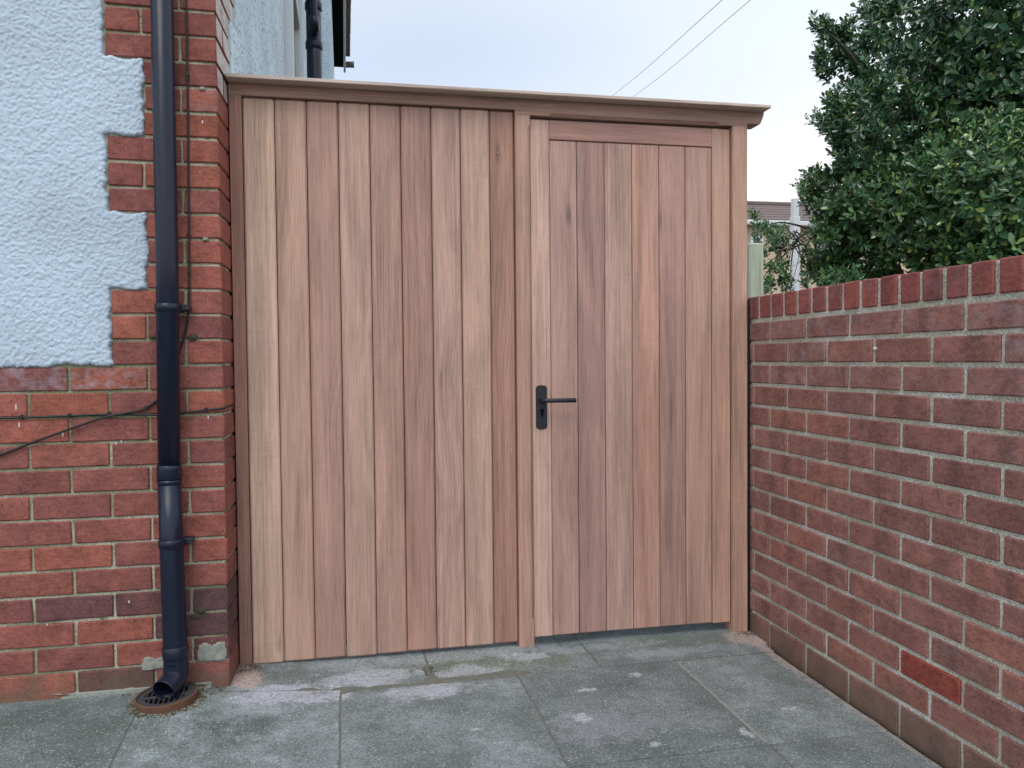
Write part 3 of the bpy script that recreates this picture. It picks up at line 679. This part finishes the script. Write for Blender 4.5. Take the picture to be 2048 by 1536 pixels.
P_ = [(-0.7715, 0.012, 0.8565), (-0.7715, -0.018, 0.8565), (-0.770, -0.026, 0.8565), (-0.765, -0.0305, 0.8565), (-0.757, -0.032, 0.8565), (-0.664, -0.032, 0.8560), (-0.663, -0.032, 0.8560)]
tube_obj('lever', door, M['iron_black'], [Vector(p)-DL for p in P_], [0.009, 0.0085, 0.008, 0.0076, 0.0076, 0.0076, 0.0066], 16)
tube_obj('lever_collar', door, M['iron_black'], [Vector((-0.7715, 0.0118, 0.8565))-DL, Vector((-0.7715, 0.003, 0.8565))-DL], [0.0115, 0.010], 18)
# euro keyhole: round head with a tail
ko = []
for k in range(15): a = R(-50)+R(280)*k/14; ko.append((math.cos(a)*0.0075, 0.820+math.sin(a)*0.0075))
ko += [(-0.0042, 0.802), (0, 0.7985), (0.0042, 0.802)]
n_ = len(ko); V = [(-0.7715+x, 0.0117, z) for x, z in ko]+[(-0.7715+x, 0.0098, z) for x, z in ko]
link('lock_barrel', fixn(mesh_py('lock_barrel', [Vector(v)-DL for v in V], [tuple(range(n_, 2*n_))]+[(i, (i+1) % n_, n_+(i+1) % n_, n_+i) for i in range(n_)], M['void'])), door)
for x in (-0.785, -0.760):
    for z in (0.896, 0.768): tube_obj('screw', door, M['iron_black'], [Vector((x, 0.0118, z))-DL, Vector((x, 0.0100, z))-DL], [0.0036, 0.0026], 10)
# black strip added as the shadow in the gap between end post and wall
gb('gap_shadow_strip', -0.0115, -0.0012, 0.001, 0.05, 0.005, 1.205, (22, 22, 26), 0.001, 1.0)

# ------------------------------------------------------------------ downpipe with brackets and shoe
PX, PY = -1.9255, -0.212
pipe = thing('downpipe', 'black plastic rainwater downpipe fixed to the brick quoin of the house', 'downpipe', (PX, PY, 0))
PLc = Vector((PX, PY, 0))
def pt(name, path, r, n_=28, mat='upvc_black', cap=True, parent=None): return tube_obj(name, parent or pipe, M[mat], [Vector(p)-PLc for p in path], r, n_, cap)
pt('upper_pipe', [(-1.9190, PY, 3.6), (-1.9255, PY, 1.3), (-1.9325, PY, 0.66)], 0.0305)
pt('socket', [(-1.9325, PY, 0.660), (-1.9325, PY, 0.664), (-1.9322, PY, 0.692), (-1.9322, PY, 0.700), (-1.932, PY, 0.704)], [0.0318, 0.034, 0.034, 0.0332, 0.031])
pt('socket', [(-1.9325, PY-0.001, 0.648), (-1.9325, PY-0.001, 0.6605)], [0.0322, 0.0338])
lp = [(-1.9325, PY-0.001, 0.662), (-1.9300, PY-0.004, 0.47), (-1.9240, PY-0.012, 0.16), (-1.9232, PY-0.013, 0.13)]
pt('lower_pipe', lp, [0.0315, 0.0325, 0.0335, 0.0335])
pt('socket', [(-1.9238, PY-0.012, 0.182), (-1.9238, PY-0.012, 0.179), (-1.9234, PY-0.0125, 0.150), (-1.9233, PY-0.0125, 0.147)], [0.034, 0.0362, 0.0362, 0.0345])
# shoe: elbow turned out to the left over the gully, open mouth
el = spline([(-1.9233, PY-0.0125, 0.152), (-1.9233, PY-0.0125, 0.112), (-1.9275, PY-0.022, 0.090), (-1.937, PY-0.045, 0.077), (-1.947, PY-0.066, 0.070)], 6)
V, F = tube([Vector(p)-PLc for p in el], 0.0345, 28, False)
V2, F2 = tube([Vector(p)-PLc for p in el], 0.0315, 28, False)
o_ = len(V); nl = len(el)-1
F += [tuple(reversed([i+o_ for i in f])) for f in F2]; F += [(nl*28+k, nl*28+(k+1) % 28, o_+nl*28+(k+1) % 28, o_+nl*28+k) for k in range(28)]
link('shoe', mesh_py('shoe', V+V2, F, M['upvc_black'], True), pipe)
def bracket(z, x, y):
    b = pt('bracket', [(x, y, z-0.012), (x, y, z-0.010), (x, y, z+0.010), (x, y, z+0.012)], [0.0325, 0.0355, 0.0355, 0.0325])
    v, f = cbox_vf(x+0.028-PX, x+0.058-PX, y+0.006-PY, y+0.045-PY, z-0.009, z+0.009, 0.003)
    link('lug', fixn(mesh_py('lug', v, f, M['upvc_black'])), b)
    tube_obj('screw_head', b, M['iron_black'], [Vector((x+0.052, y+0.007, z))-PLc, Vector((x+0.052, y-0.002, z))-PLc], [0.0075, 0.006], 12)
bracket(1.155, -1.9265, PY); bracket(0.478, -1.9302, PY-0.004)

# ------------------------------------------------------------------ cables on the house
def cable(name, label, pts, r=0.0033):
    o = tube_obj(name, None, M['cable'], spline(pts, 8), r, 8); tag(o, label, 'cable', None); return o
CY = HY-0.0045
c1 = cable('cable', 'thin black cable running down the brick beside the downpipe and off to the left', [(-1.862, CY, 3.2), (-1.866, CY, 2.75), (-1.866, CY, 2.05), (-1.867, CY, 1.834), (-1.869, CY, 1.617), (-1.872, CY, 1.36), (-1.874, CY, 1.24), (-1.8765, CY-0.003, 1.155), (-1.892, CY, 1.07), (-1.925, CY, 0.985), (-1.958, CY, 0.905), (-1.975, CY-0.001, 0.884), (-2.01, CY-0.0015, 0.862), (-2.06, CY-0.006, 0.852), (-2.115, CY-0.007, 0.841), (-2.20, CY-0.005, 0.812), (-2.30, CY-0.003, 0.776), (-2.42, CY, 0.73), (-2.8, CY, 0.60)])
c2 = cable('cable', 'black cable clipped level along the brick joints behind the downpipe', [(-3.2, CY, 0.845), (-2.385, CY, 0.846), (-2.25, CY, 0.8475), (-2.11, CY, 0.850), (-2.02, CY, 0.848), (-1.96, CY, 0.845), (-1.90, CY, 0.849), (-1.84, CY, 0.856), (-1.79, CY-0.001, 0.861), (-1.7835, CY+0.02, 0.862), (-1.7785, 0.02, 0.863)])
for par, x, z in ((c2, -2.33, 0.8465), (c2, -2.205, 0.848), (c2, -2.10, 0.850), (c2, -1.835, 0.857), (c1, -1.9995, 0.866), (c1, -1.8665, 1.834), (c1, -1.874, 1.262), (c1, -1.8725, 1.372)):
    v, f = cbox_vf(x-0.004, x+0.004, CY-0.005, HY+0.004, z-0.0055, z+0.0075, 0.0015); link('clip', fixn(mesh_py('clip', v, f, M['cable'])), par)

# ------------------------------------------------------------------ gully under the shoe
GX, GY = -1.945, -0.246; GZ = zg(GX, GY)
gul = thing('drain_gully', 'round clay drain gully with slotted black grate under the downpipe', 'drain', (GX, GY, GZ))
gul.rotation_euler = (R(2), R(-3), 0)
def annulus(name, r0, r1, z0, z1, mat, n_=48):
    V, F = [], []
    for k in range(n_):
        a = 2*math.pi*k/n_; c, s = math.cos(a), math.sin(a)
        V += [(r0*c, r0*s, z0), (r1*c, r1*s, z0), (r1*c, r1*s, z1-0.002), (r1*c-0.002*c, r1*s-0.002*s, z1), (r0*c, r0*s, z1)]
    for k in range(n_):
        q = (k+1) % n_
        for i in range(5): j = (i+1) % 5; F.append((k*5+i, q*5+i, q*5+j, k*5+j))
    return link(name, fixn(mesh_py(name, V, F, M[mat])), gul)
annulus('clay_ring', 0.0795, 0.0850, -0.02, 0.019, 'clay')
gr = annulus('grate', 0.060, 0.0792, 0.004, 0.0165, 'grate')
disc = [(0.079*math.cos(2*math.pi*k/40), 0.079*math.sin(2*math.pi*k/40), 0.0025) for k in range(40)]
link('pit', mesh_py('pit', disc, [tuple(range(40))], M['void']), gul)
for i in range(-4, 5):
    x = i*0.0138; 
    if abs(x) > 0.060: continue
    hl = math.sqrt(0.062**2-x*x)
    v, f = cbox_vf(x-0.0022, x+0.0022, -hl, hl, 0.006, 0.0155, 0.001); link('bar', fixn(mesh_py('bar', v, f, M['grate'])), gr)
for y in (-0.004,):
    hl = math.sqrt(0.062**2-y*y); v, f = cbox_vf(-hl, hl, y-0.004, y+0.004, 0.0055, 0.0158, 0.001); link('bar', fixn(mesh_py('bar', v, f, M['grate'])), gr)
# litter round the gully and at the post foot: crumbs and twigs nobody could count
def litter(name, label, spots, n_, cols, smin, smax, twig):
    V, F = [], []
    for _ in range(n_):
        cx, cy, rx, ry, z = random.choice(spots); a = random.uniform(0, 6.28); q = random.random()**0.7
        x, y = cx+math.cos(a)*rx*q, cy+math.sin(a)*ry*q; s = random.uniform(smin, smax); b = random.uniform(0, 6.28); e = twig if random.random() < 0.3 else 1.0
        zz = zg(x, y)+z; o = len(V); dx, dy = math.cos(b)*s*e, math.sin(b)*s*e; ex, ey = -math.sin(b)*s*0.6, math.cos(b)*s*0.6
        V += [(x-dx, y-dy, zz), (x+ex, y+ey, zz), (x+dx, y+dy, zz+random.uniform(0, s)), (x-ex, y-ey, zz), (x, y, zz+s*random.uniform(0.5, 1.1))]
        F += [(o, o+1, o+4), (o+1, o+2, o+4), (o+2, o+3, o+4), (o+3, o, o+4)]
    n = NB(name+'_mat'); isl = n.n('ShaderNodeNewGeometry').outputs['Random Per Island']
    rr = n.n('ShaderNodeValToRGB'); n.l(isl, rr.inputs[0]); rr.color_ramp.interpolation = 'CONSTANT'
    while len(rr.color_ramp.elements) < len(cols): rr.color_ramp.elements.new(0.5)
    for i, c in enumerate(cols): rr.color_ramp.elements[i].position = i/len(cols); rr.color_ramp.elements[i].color = (*c, 1)
    mt = n.done(rr.outputs[0], 0.9)
    o = link(name, mesh_py(name, V, F, mt)); tag(o, label, 'debris', None, 'stuff'); return o
ringspots = [(GX+math.cos(a)*0.093, GY+math.sin(a)*0.093, 0.014, 0.014, 0.0) for a in [k*0.3 for k in range(21)]]
litter('leaf_litter', 'brown crumbs and twigs gathered round the drain gully', ringspots+[(-1.86, -0.19, 0.05, 0.02, 0), (-1.83, -0.205, 0.05, 0.03, 0), (-2.02, -0.185, 0.06, 0.012, 0), (GX+0.02, GY, 0.05, 0.05, 0.016)], 900, [(0.10, 0.075, 0.05), (0.05, 0.045, 0.03), (0.22, 0.19, 0.13), (0.30, 0.28, 0.24), (0.06, 0.08, 0.03)], 0.0014, 0.004, 4)
litter('sawdust', 'reddish crumbs of mortar and sawdust at the foot of the gate posts', [(-1.765, -0.03, 0.035, 0.05, 0.001), (-1.74, -0.02, 0.05, 0.03, 0.001), (-0.03, -0.02, 0.05, 0.03, 0.0), (-0.012, -0.30, 0.012, 0.2, -0.020), (-0.012, -0.8, 0.012, 0.5, -0.020)], 900, [(0.26, 0.15, 0.11), (0.18, 0.10, 0.08), (0.45, 0.36, 0.30), (0.10, 0.07, 0.06), (0.05, 0.045, 0.04)], 0.0012, 0.0038, 1.5)
# cobweb-bound moss tufts in the joints beside the pipe
def tuft(x, z, r, seed):
    bm = bmesh.new(); bmesh.ops.create_icosphere(bm, subdivisions=3, radius=1)
    for v in bm.verts:
        d = 1+0.5*mnoise.noise(v.co*3+Vector((seed, 0, 0))); v.co = Vector((v.co.x*r*d, v.co.y*r*0.45*d, v.co.z*r*0.55*d))
    m = bpy.data.meshes.new('moss'); bm.to_mesh(m); bm.free(); m.materials.append(M['bark']); return link('moss', m, house, Vector((x, HY-0.002, z))-house_loc)
for (x, z, hh) in ((-2.225, 0.795, 0.012), (-2.345, 0.875, 0.016), (-2.338, 0.825, 0.014), (-1.83, 0.835, 0.009), (-2.085, 0.765, 0.006), (-2.07, 0.77, 0.005), (-1.829, 1.70, 0.008), (-2.06, 0.300, 0.008), (-2.28, 0.25, 0.005)):
    bm = bmesh.new(); bmesh.ops.create_icosphere(bm, subdivisions=2, radius=1)
    for v in bm.verts: v.co = Vector((v.co.x*0.0022, v.co.y*0.0012, v.co.z*hh*0.6))
    m = bpy.data.meshes.new('paint_drip'); bm.to_mesh(m); bm.free(); m.materials.append(M['upvc_white']); link('paint_drip', m, house, Vector((x, HY, z))-house_loc)
for z in (1.796, 1.359):
    v, f = cbox_vf(-0.0075, 0.0075, -0.006, 0.004, -0.005, 0.005, 0.002); link('wall_plug', fixn(mesh_py('wall_plug', v, f, M['concrete'])), house, Vector((-1.827, HY, z))-house_loc)
tuft(-1.868, 1.071, 0.014, 1); tuft(-1.980, 1.073, 0.009, 3); tuft(-1.862, 0.262, 0.016, 5); tuft(-1.875, 0.245, 0.012, 8)

# ------------------------------------------------------------------ soil pipe on the flank of the house
sx0, sy0 = -1.597, 2.80
soil = thing('soil_pipe', 'black soil pipe with a branch on the flank of the house above the gate', 'pipe', (sx0, sy0, 0)); SL = Vector((sx0, sy0, 0))
def spt(name, path, r, n_=22): return tube_obj(name, soil, M['upvc_black'], [Vector(p)-SL for p in path], r, n_)
spt('stack', [(sx0, sy0, 0), (sx0, sy0, 4.9)], 0.049)
for z in (3.02, 3.27, 3.44):
    spt('collar', [(sx0, sy0, z), (sx0, sy0, z+0.006), (sx0, sy0, z+0.05), (sx0, sy0, z+0.056)], [0.050, 0.0555, 0.0555, 0.050])
b0 = Vector((sx0+0.005, sy0-0.075, 3.13))
spt('branch', [(sx0, sy0, 3.10), b0, b0+Vector((0.0, -0.02, 0.04)), b0+Vector((-0.003, -0.02, 0.9))], [0.026, 0.026, 0.022, 0.022], 14)
spt('branch_collar', [b0+Vector((0, 0.01, -0.005)), b0+Vector((0, -0.02, 0.03)), b0+Vector((0, -0.02, 0.07))], [0.034, 0.033, 0.029], 14)
spt('wall_bracket', [(sx0, sy0, 3.36), (sx0-0.05, sy0-0.09, 3.36), (sx0-0.06, sy0-0.1, 3.36)], [0.016, 0.02, 0.03], 10)

# ------------------------------------------------------------------ behind the garden wall
a, b = at(1490, 488, 0.5), at(1519, 488, 0.5)
fp = board('fence_post', None, M['wood_v'], a.x, b.x, 0.46, 0.54, -0.05, a.z, 0.006, (0.40, 0.49, 0.42))
tag(fp, 'weathered grey-green timber fence post just behind the gate end', 'post')
# white pole
a, b = at(1583, 397, 7.5), at(1597, 397, 7.5)
wp = thing('white_pole', 'slim white pole standing among the leaves before the far bungalow', 'pole', ((a.x+b.x)/2, 7.5, 0))
wr = (b.x-a.x)/2
link('shaft', cbox('shaft', -wr, wr, -wr, wr, -0.05, a.z-0.25, 0.008, M['upvc_white']), wp)
link('head', cbox('head', -wr*0.8, wr*0.75, -wr*0.8, wr*0.8, a.z-0.249, a.z, 0.006, M['upvc_white']), wp)
# far bungalow
FY = 14.0
e0, e1 = at(1180, 443, FY), at(1900, 443, FY); rz = at(1560, 412, FY+2.2).z
bung = thing('bungalow', 'pale brick bungalow with brown tiled roof and white windows beyond the wall', 'house', ((e0.x+e1.x)/2, FY, 0)); BL = Vector(((e0.x+e1.x)/2, FY, 0))
ez = at(1560, 446, FY).z
link('wall', cbox('wall', e0.x-BL.x, e1.x-BL.x, 0.25, 5, -0.05, ez-0.02, 0.01, M['pale_brick']), bung)
link('gutter', cbox('gutter', e0.x-BL.x-0.2, e1.x-BL.x+0.2, 0.0, 0.12, ez-0.05, ez+0.06, 0.02, M['upvc_white']), bung)
nc = 6
for i in range(nc):
    y0, y1 = 0.05+2.15*i/nc, 0.05+2.15*(i+1)/nc+0.05; z0, z1 = ez+0.06+(rz-ez-0.06)*i/nc, ez+0.06+(rz-ez-0.06)*(i+1)/nc
    V = [(e0.x-BL.x-0.3, y0, z0), (e1.x-BL.x+0.3, y0, z0), (e1.x-BL.x+0.3, y0, z0+0.035), (e0.x-BL.x-0.3, y0, z0+0.035), (e0.x-BL.x-0.3, y1, z1), (e1.x-BL.x+0.3, y1, z1), (e1.x-BL.x+0.3, y1, z1+0.035), (e0.x-BL.x-0.3, y1, z1+0.035)]
    link('tile_course', fixn(mesh_py('tile_course', V, [(0, 1, 2, 3), (4, 5, 6, 7), (0, 1, 5, 4), (3, 2, 6, 7), (0, 3, 7, 4), (1, 2, 6, 5)], M['tile'])), bung)
link('ridge', cbox('ridge', e0.x-BL.x-0.3, e1.x-BL.x+0.3, 2.1, 2.4, rz-0.02, rz+0.09, 0.03, M['upvc_black'] if False else M['tile']), bung)
for (pa, pb, ya, yb) in ((1500, 1526, 470, 560), (1636, 1672, 468, 575)):
    p, q = at(pa, ya, FY+0.2), at(pb, yb, FY+0.2)
    wv = link('window', None, bung, ((p.x+q.x)/2-BL.x, 0.2, q.z)); hw = (q.x-p.x)/2; hh = p.z-q.z
    for (x0, x1, z0, z1) in ((-hw, -hw+0.07, 0, hh), (hw-0.07, hw, 0, hh), (-hw+0.07, hw-0.07, 0, 0.07), (-hw+0.07, hw-0.07, hh-0.07, hh)):
        link('frame', cbox('frame', x0, x1, -0.03, 0.06, z0, z1, 0.008, M['upvc_white']), wv)
    link('pane', cbox('pane', -hw+0.07, hw-0.07, 0.0, 0.02, 0.07, hh-0.07, 0.002, M['glass']), wv)
    link('sill', cbox('sill', -hw-0.08, hw+0.08, -0.12, 0.05, -0.1, -0.01, 0.01, M['upvc_white']), wv)
# overhead wires
for i, (p, q) in enumerate((((1205, 208), (1480, -32)), ((1250, 207), (1536, -30)))):
    A, B = at(*p, 24), at(*q, 9); mid = (A+B)/2-Vector((0, 0, 0.06))
    A2, B2 = A+(A-B)*0.8, B+(B-A)*0.6
    o = tube_obj('overhead_wire', None, M['wire'], spline([A2, A, mid, B, B2], 10), 0.006, 6)
    tag(o, ('left one of the two thin overhead wires crossing the sky', 'right one of the two thin overhead wires crossing the sky')[i], 'wire', 'overhead wires')

# ------------------------------------------------------------------ evergreen tree behind the garden wall
def leaf_mat(name, cols):
    n = NB(name); isl = n.n('ShaderNodeNewGeometry').outputs['Random Per Island']
    r_ = n.math('FRACT', n.math('ADD', isl, n.math('MULTIPLY', n.info('Random'), 7.0)))
    rp = n.n('ShaderNodeValToRGB'); n.l(r_, rp.inputs[0]); e = rp.color_ramp.elements
    e[0].position = 0.0; e[0].color = (*cols[0], 1); e[1].position = 1.0; e[1].color = (*cols[4], 1)
    for p, c in ((0.45, cols[1]), (0.82, cols[2]), (0.95, cols[3])):
        q = e.new(p); q.color = (*c, 1)
    bf = n.n('ShaderNodeNewGeometry').outputs['Backfacing']
    c = n.mix(bf, rp.outputs[0], n.mix(1.0, rp.outputs[0], (1.5, 1.5, 1.3), 'MULTIPLY'))
    return n.done(c, n.math('ADD', n.math('MULTIPLY', bf, 0.25), 0.22), None, 0.75)
LM_DARK = leaf_mat('dark_glossy_leaf', [(0.026, 0.080, 0.048), (0.042, 0.115, 0.060), (0.070, 0.155, 0.058), (0.12, 0.20, 0.05), (0.18, 0.25, 0.06)])
LM_MID = leaf_mat('mid_green_leaf', [(0.036, 0.100, 0.052), (0.058, 0.145, 0.062), (0.100, 0.200, 0.065), (0.17, 0.26, 0.065), (0.25, 0.31, 0.08)])
LV = [(0, 0, 0), (-0.13, 0.30, 0.02), (0, 0.32, -0.035), (0.13, 0.30, 0.02), (-0.225, 0.66, 0.035), (0, 0.68, -0.03), (0.225, 0.66, 0.035), (-0.13, 0.92, 0.0), (0.13, 0.92, 0.0), (0, 1.0, -0.045)]
LF = [(0, 2, 1), (0, 3, 2), (1, 2, 5, 4), (2, 3, 6, 5), (4, 5, 9, 7), (5, 6, 8, 9)]
sparse_x = at(1625, 500, 1.5).x
def foliage(plant, PL, ells, sprays, mat, lo, hi, per_m2, n_near):
    """shoots of spirally set leaves over lumpy masses and stray sprays; the nearest leaves singly, the rest as the crown"""
    pts, dirs = [], []
    for (c, r) in ells:
        area = 4*math.pi*((r[0]*r[1])**1.6/3+(r[0]*r[2])**1.6/3+(r[1]*r[2])**1.6/3)**(1/1.6)
        for _ in range(int(area*per_m2)):
            d = Vector(rng.normal(size=3)).normalized(); lump = 1+0.22*mnoise.noise(d*2.6+c*1.7)+0.12*mnoise.noise(d*7+c)
            q = (1-0.5*random.random()**2.2)*lump
            pts.append(c+Vector((d.x*r[0], d.y*r[1], d.z*r[2]))*q); dirs.append(d)
    n_main = len(pts)
    for (px, py, r) in sprays:
        Y = 1.55+random.uniform(-0.25, 0.25); c = at(px, py, Y); sparse = px < 1620 and py > 430
        for _ in range(int((26 if sparse else 30)*(r/0.08)**2)+3):
            d = Vector(rng.normal(size=3)).normalized(); pts.append(c+d*r*random.random()**0.5); dirs.append((d*0.6+Vector((-0.7, -0.2, 0.35))).normalized())
    # keep the foliage off the wall and out of the passage
    keep = [i for i, p in enumerate(pts) if p.x > 0.22 and p.z > (1.24 if p.x < 0.35 else 0.9) and p.y > 0.35 and not (p.x < 0.27 and p.y < 0.7)]
    leaves = []     # origin, direction, normal, length
    for i in keep:
        p, d = pts[i], (dirs[i]+Vector((0, 0, 0.45))+Vector(rng.normal(size=3))*0.35).normalized()
        s = d.orthogonal().normalized(); t = d.cross(s); nl_ = random.randint(6, 9); ph = random.uniform(0, 6.28)
        base = random.uniform(lo, hi) if i < n_main else (random.uniform(0.026, 0.040) if p.x < sparse_x else random.uniform(0.042, 0.062))
        for k in range(nl_):
            a = ph+k*2.4; u = k/(nl_-1); el_ = R(78-52*u)+random.uniform(-0.25, 0.25)
            rad = s*math.cos(a)+t*math.sin(a); ld = (d*math.cos(el_)+rad*math.sin(el_)).normalized()
            nn = (d*math.sin(el_)-rad*math.cos(el_)); nn = (nn-ld*nn.dot(ld)).normalized()
            leaves.append((p-d*0.045*(1-u), ld, nn, base*random.uniform(0.65, 1.15)*(1-0.25*u)))
    def vis(lf):
        v = lf[0]-CAM; z = v.dot(_f); x, y = v.dot(_r)/z*FPX+1024, 768-v.dot(_u)/z*FPX
        return z if (1560 < x < 2040 and 8 < y < 555) else 1e9
    order = sorted(range(len(leaves)), key=lambda i: vis(leaves[i])/leaves[i][3]**0.5); near = set(order[:n_near])
    lm = mesh_py('leaf', LV, LF, mat, True); A = np.array(LV); big_v = np.zeros((len(leaves)-len(near), len(LV), 3)); c_ = 0
    for i, (o, d, nn, ln) in enumerate(leaves):
        s = d.cross(nn)
        if i in near:
            ob = link('leaf', lm, plant); ob.matrix_local = Matrix(((s.x*ln, d.x*ln, nn.x*ln, o.x-PL.x), (s.y*ln, d.y*ln, nn.y*ln, o.y-PL.y), (s.z*ln, d.z*ln, nn.z*ln, o.z-PL.z), (0, 0, 0, 1)))
        else:
            big_v[c_] = (A[:, :1]*np.array(s)+A[:, 1:2]*np.array(d)+A[:, 2:]*np.array(nn))*ln+np.array(o-PL); c_ += 1
    nL = len(big_v); vv = big_v.reshape(-1, 3); fl = [len(f) for f in LF]; tmpl = np.concatenate([np.array(f) for f in LF])
    loops = (np.arange(nL)[:, None]*len(LV)+tmpl[None, :]).ravel(); totals = np.tile(fl, nL); starts = np.concatenate([[0], np.cumsum(totals)[:-1]])
    cm = bpy.data.meshes.new('crown'); cm.vertices.add(len(vv)); cm.vertices.foreach_set('co', vv.ravel())
    cm.loops.add(len(loops)); cm.loops.foreach_set('vertex_index', loops.astype(np.int32)); cm.polygons.add(len(totals)); cm.polygons.foreach_set('loop_start', starts.astype(np.int32))
    cm.polygons.foreach_set('use_smooth', np.ones(len(totals), bool)); cm.update(calc_edges=True); cm.validate(); cm.materials.append(mat)
    tag(link('crown', cm, plant), kind='stuff')
treex = at(2030, 560, 1.9); TL = Vector((treex.x, 1.9, 0))
tree = thing('evergreen_tree', 'tall dark glossy evergreen tree rising behind the lighter bush', 'tree', TL)
foliage(tree, TL, [(at(2000, 250, 1.95), (0.80, 0.70, 0.80)), (at(2020, 30, 1.9), (0.78, 0.75, 0.75)), (at(2290, 200, 1.9), (0.95, 0.8, 1.0)), (at(1800, 290, 1.9), (0.36, 0.3, 0.40)), (at(2100, -250, 1.9), (0.8, 0.75, 0.7))],
        [(1660, 70, .075), (1640, 45, .06), (1690, 60, .08), (1735, 70, .09), (1690, 110, .11), (1640, 105, .06), (1650, 135, .07), (1720, 140, .13), (1745, 20, .10), (1775, 5, .1), (1740, 185, .15), (1700, 205, .12), (1670, 195, .06),
          (1632, 232, .055), (1655, 245, .08), (1690, 250, .10), (1725, 270, .14), (1690, 300, .10)], LM_DARK, 0.058, 0.088, 240, 120)
bushx = at(1930, 560, 1.35); BU = Vector((bushx.x, 1.35, 0))
bush = thing('evergreen_bush', 'mid green leafy bush just over the garden wall before the dark tree', 'bush', BU)
foliage(bush, BU, [(at(1890, 445, 1.5), (0.48, 0.45, 0.40)), (at(1990, 385, 1.15), (0.46, 0.38, 0.36)), (at(2170, 410, 1.2), (0.52, 0.5, 0.42)), (at(1780, 420, 1.5), (0.26, 0.26, 0.30)), (at(2050, 500, 1.1), (0.5, 0.3, 0.22))],
        [(1720, 340, .14), (1680, 350, .09), (1640, 350, .07), (1615, 345, .05), (1600, 372, .05), (1625, 385, .08), (1660, 395, .10), (1700, 400, .13), (1650, 425, .10), (1690, 460, .13),
          (1640, 465, .08), (1700, 520, .14), (1655, 510, .10), (1750, 555, .13), (1690, 560, .08), (1650, 565, .06), (1610, 555, .05), (1560, 470, .07), (1530, 455, .05), (1507, 428, .035), (1510, 468, .035), (1550, 490, .06), (1565, 520, .06), (1525, 500, .05), (1545, 530, .06), (1560, 550, .06), (1535, 560, .05), (1610, 500, .05), (1622, 530, .06), (1640, 540, .07), (1515, 445, .04), (1545, 470, .05), (1575, 560, .05), (1530, 575, .04), (1570, 575, .05),
          (1900, 250, .07), (1960, 240, .08), (2010, 235, .08), (1860, 290, .08), (1830, 320, .08), (2040, 300, .1)], LM_MID, 0.046, 0.074, 300, 170)
# trunk and limbs
tube_obj('trunk', tree, M['bark'], [Vector((0, 0, -0.1)), Vector((0.02, -0.02, 0.7)), Vector((-0.03, 0.0, 1.5)), Vector((0.02, 0.03, 2.4)), Vector((0.05, 0.05, 3.3))], [0.10, 0.085, 0.07, 0.05, 0.02], 12)
def limb(pp, r0, r1, plant=None, PL=None):
    plant = plant or tree; PL = PL or TL
    P = spline([p-PL for p in pp], 5); tube_obj('limb', plant, M['bark'], P, [r0+(r1-r0)*k/(len(P)-1) for k in range(len(P))], 6)
limb([TL+Vector((0, 0, 1.6)), at(1800, 250, 1.85), at(1700, 110, 1.6), at(1650, 60, 1.55)], 0.03, 0.003)
limb([TL+Vector((0, 0, 1.5)), at(1790, 270, 1.85), at(1690, 250, 1.55), at(1635, 235, 1.5)], 0.025, 0.003)
tube_obj('stem', bush, M['bark'], [Vector((0, 0, -0.1)), Vector((0.02, -0.02, 0.6)), Vector((-0.03, 0.02, 1.2)), Vector((0, 0, 1.7))], [0.05, 0.045, 0.03, 0.01], 10)
limb([BU+Vector((0, 0, 1.0)), at(1760, 500, 1.6), at(1640, 462, 1.6), at(1600, 474, 1.55), at(1560, 520, 1.5), at(1530, 560, 1.5)], 0.014, 0.002, bush, BU)
limb([at(1760, 500, 1.6), at(1680, 480, 1.62), at(1600, 452, 1.6), at(1550, 446, 1.6), at(1505, 470, 1.6)], 0.010, 0.002, bush, BU)
limb([at(1600, 474, 1.55), at(1586, 500, 1.53), at(1580, 560, 1.5)], 0.006, 0.002, bush, BU)
limb([at(1640, 462, 1.6), at(1612, 490, 1.58), at(1600, 540, 1.5)], 0.006, 0.002, bush, BU)
limb([BU+Vector((0, 0, 1.2)), at(1790, 400, 1.5), at(1660, 375, 1.55), at(1605, 372, 1.5)], 0.018, 0.003, bush, BU)
for k in range(26):
    px = random.uniform(1520, 1650); s0 = at(1600+random.uniform(-25, 30), 470+random.uniform(-12, 20), 1.55); e_ = at(px, random.uniform(505, 578), 1.5+random.uniform(-0.15, 0.15))
    limb([s0, (s0+e_)/2+Vector((random.uniform(-0.03, 0.03), 0, 0.02)), e_], 0.0030, 0.0012, bush, BU)
for k in range(40):          # bare twigs showing between the leaves
    px, py = random.uniform(1680, 2040), random.uniform(250, 540); s0 = at(px, py, 1.25); e_ = s0+Vector((random.uniform(-0.16, 0.05), random.uniform(-0.25, -0.1), random.uniform(-0.02, 0.16)))
    if e_.x > 0.3: limb([s0, (s0+e_)/2+Vector((0, 0, 0.015)), e_], 0.0032, 0.0015, bush, BU)
